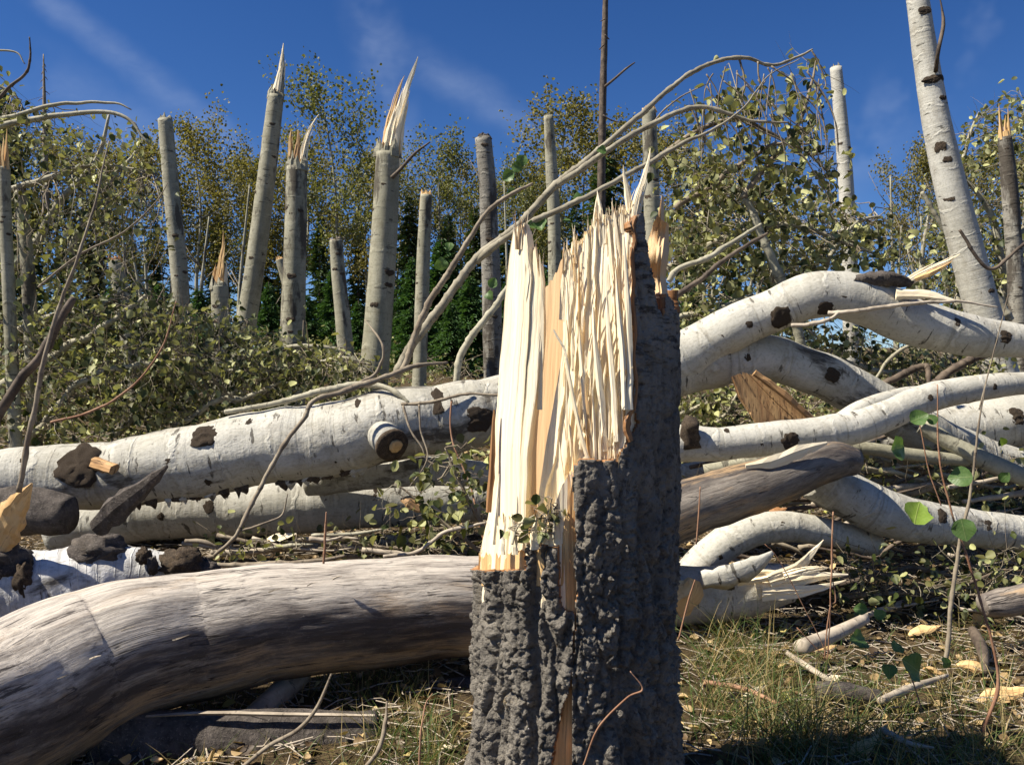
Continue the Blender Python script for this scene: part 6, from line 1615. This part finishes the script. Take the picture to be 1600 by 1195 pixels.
for args in (([(1060, 990), (1180, 1010), (1260, 1100), (1300, 1195), (1080, 1195)], 900, (.10, .32), 18), ([(1180, 1080), (1600, 1080), (1600, 1260), (1180, 1260)], 1700, (.05, .22), 12), ([(1240, 1010), (1600, 960), (1600, 1090), (1240, 1090)], 600, (.04, .15), 8),
             ([(450, 1060), (650, 1040), (700, 1100), (480, 1110)], 420, (.05, .12), 14), ([(560, 1130), (735, 1120), (735, 1280), (560, 1280)], 500, (.07, .18), 20), ([(300, 1080), (460, 1060), (460, 1100), (300, 1110)], 160, (.04, .1), 10),
             ([(1050, 930), (1600, 880), (1600, 960), (1100, 1000)], 240, (.04, .12), 8), ([(0, 1150), (560, 1150), (560, 1300), (0, 1300)], 300, (.06, .14), 12)):
    gp.append(grass(*args))
Vs = []; Qs = []; k = 0
for V, Q in gp:
    Vs.append(V); Qs.append(Q + k); k += len(V)
kind(mk('grass', np.vstack(Vs), np.vstack(Qs), M_GRASS, None, True), 'stuff')
# wilted undergrowth and fallen leaves covering the slope behind the logs
n = 26000
yy = 5.2 + 11 * rng.random(n) ** 1.2
B = np.stack([rng.uniform(-.75, .75, n) * yy, yy, np.zeros(n)], -1)
hum = np.clip(.28 + .9 * perlin(B * [1.1, 1.1, 0] + 4.2), 0.02, .8)
B[:, 2] = G(B[:, 0], B[:, 1]) + hum * rng.random(n)
A = rand_unit(n) + np.array([0, 0, -.3]); Nn = rand_unit(n) * .8 + np.array([-.1, -.2, .7])
V, Q = leaves(B, A, Nn, rng.uniform(.028, .058, n), rng.uniform(.5, 1.05, n))
kind(mk('undergrowth', V, Q, M_LEAF, None, True), 'stuff')
n = 2600
yy = 5.2 + 10 * rng.random(n)
B = np.stack([rng.uniform(-.75, .75, n) * yy, yy, np.zeros(n)], -1)
B[:, 2] = G(B[:, 0], B[:, 1]) + rng.uniform(0, .35, n)
D = rand_unit(n) * np.array([1, .8, .6]); L = rng.uniform(.15, .7, n); tt = np.linspace(-.5, .5, 4)
C = B[:, None] + D[:, None] * (L[:, None] * tt)[..., None] + rng.normal(size=(n, 4, 3)) * .02
V, Q, pcs = multi_tubes(C, rng.uniform(.002, .006, (n, 1)) * np.ones((1, 4)), 4)
kind(mk('undergrowth_twigs', V, Q, M_TWIG, None, True, pcs), 'stuff')
# dry leaves, straw and bark crumbs
n = 22000
B = np.stack([rng.uniform(-4, 4.5, n), rng.uniform(1.2, 7.5, n) , np.zeros(n)], -1)
B[:, 2] = G(B[:, 0], B[:, 1]) + rng.uniform(.0, .022, n)
A = rng.normal(size=(n, 3)) * np.array([1, 1, .25]); Nn = rng.normal(size=(n, 3)) * .45 + np.array([0, 0, 1.0])
V, Q = leaves(B, A, Nn, rng.uniform(.014, .042, n), 0.8)
kind(mk('leaf_litter', V, Q, M_STRAW, None, True), 'stuff')
n = 14000
B = np.stack([rng.uniform(-3.4, 4, n), rng.uniform(1.3, 5.5, n), np.zeros(n)], -1)
B[:, 2] = G(B[:, 0], B[:, 1]) + rng.uniform(.0, .03, n)
a = rng.uniform(0, 6.28, n); L = rng.uniform(.03, .16, n)
D = np.stack([np.cos(a), np.sin(a), rng.uniform(-.12, .22, n)], -1)
tt = np.linspace(-.5, .5, 3)
C = B[:, None] + D[:, None] * (L[:, None] * tt)[..., None] + rng.normal(size=(n, 3, 3)) * .004
R = np.repeat(rng.uniform(.0008, .0026, n)[:, None], 3, 1)
V, Q, pcs = multi_tubes(C, R, 3)
kind(mk('twig_litter', V, Q, M_STICK, None, True, pcs), 'stuff')
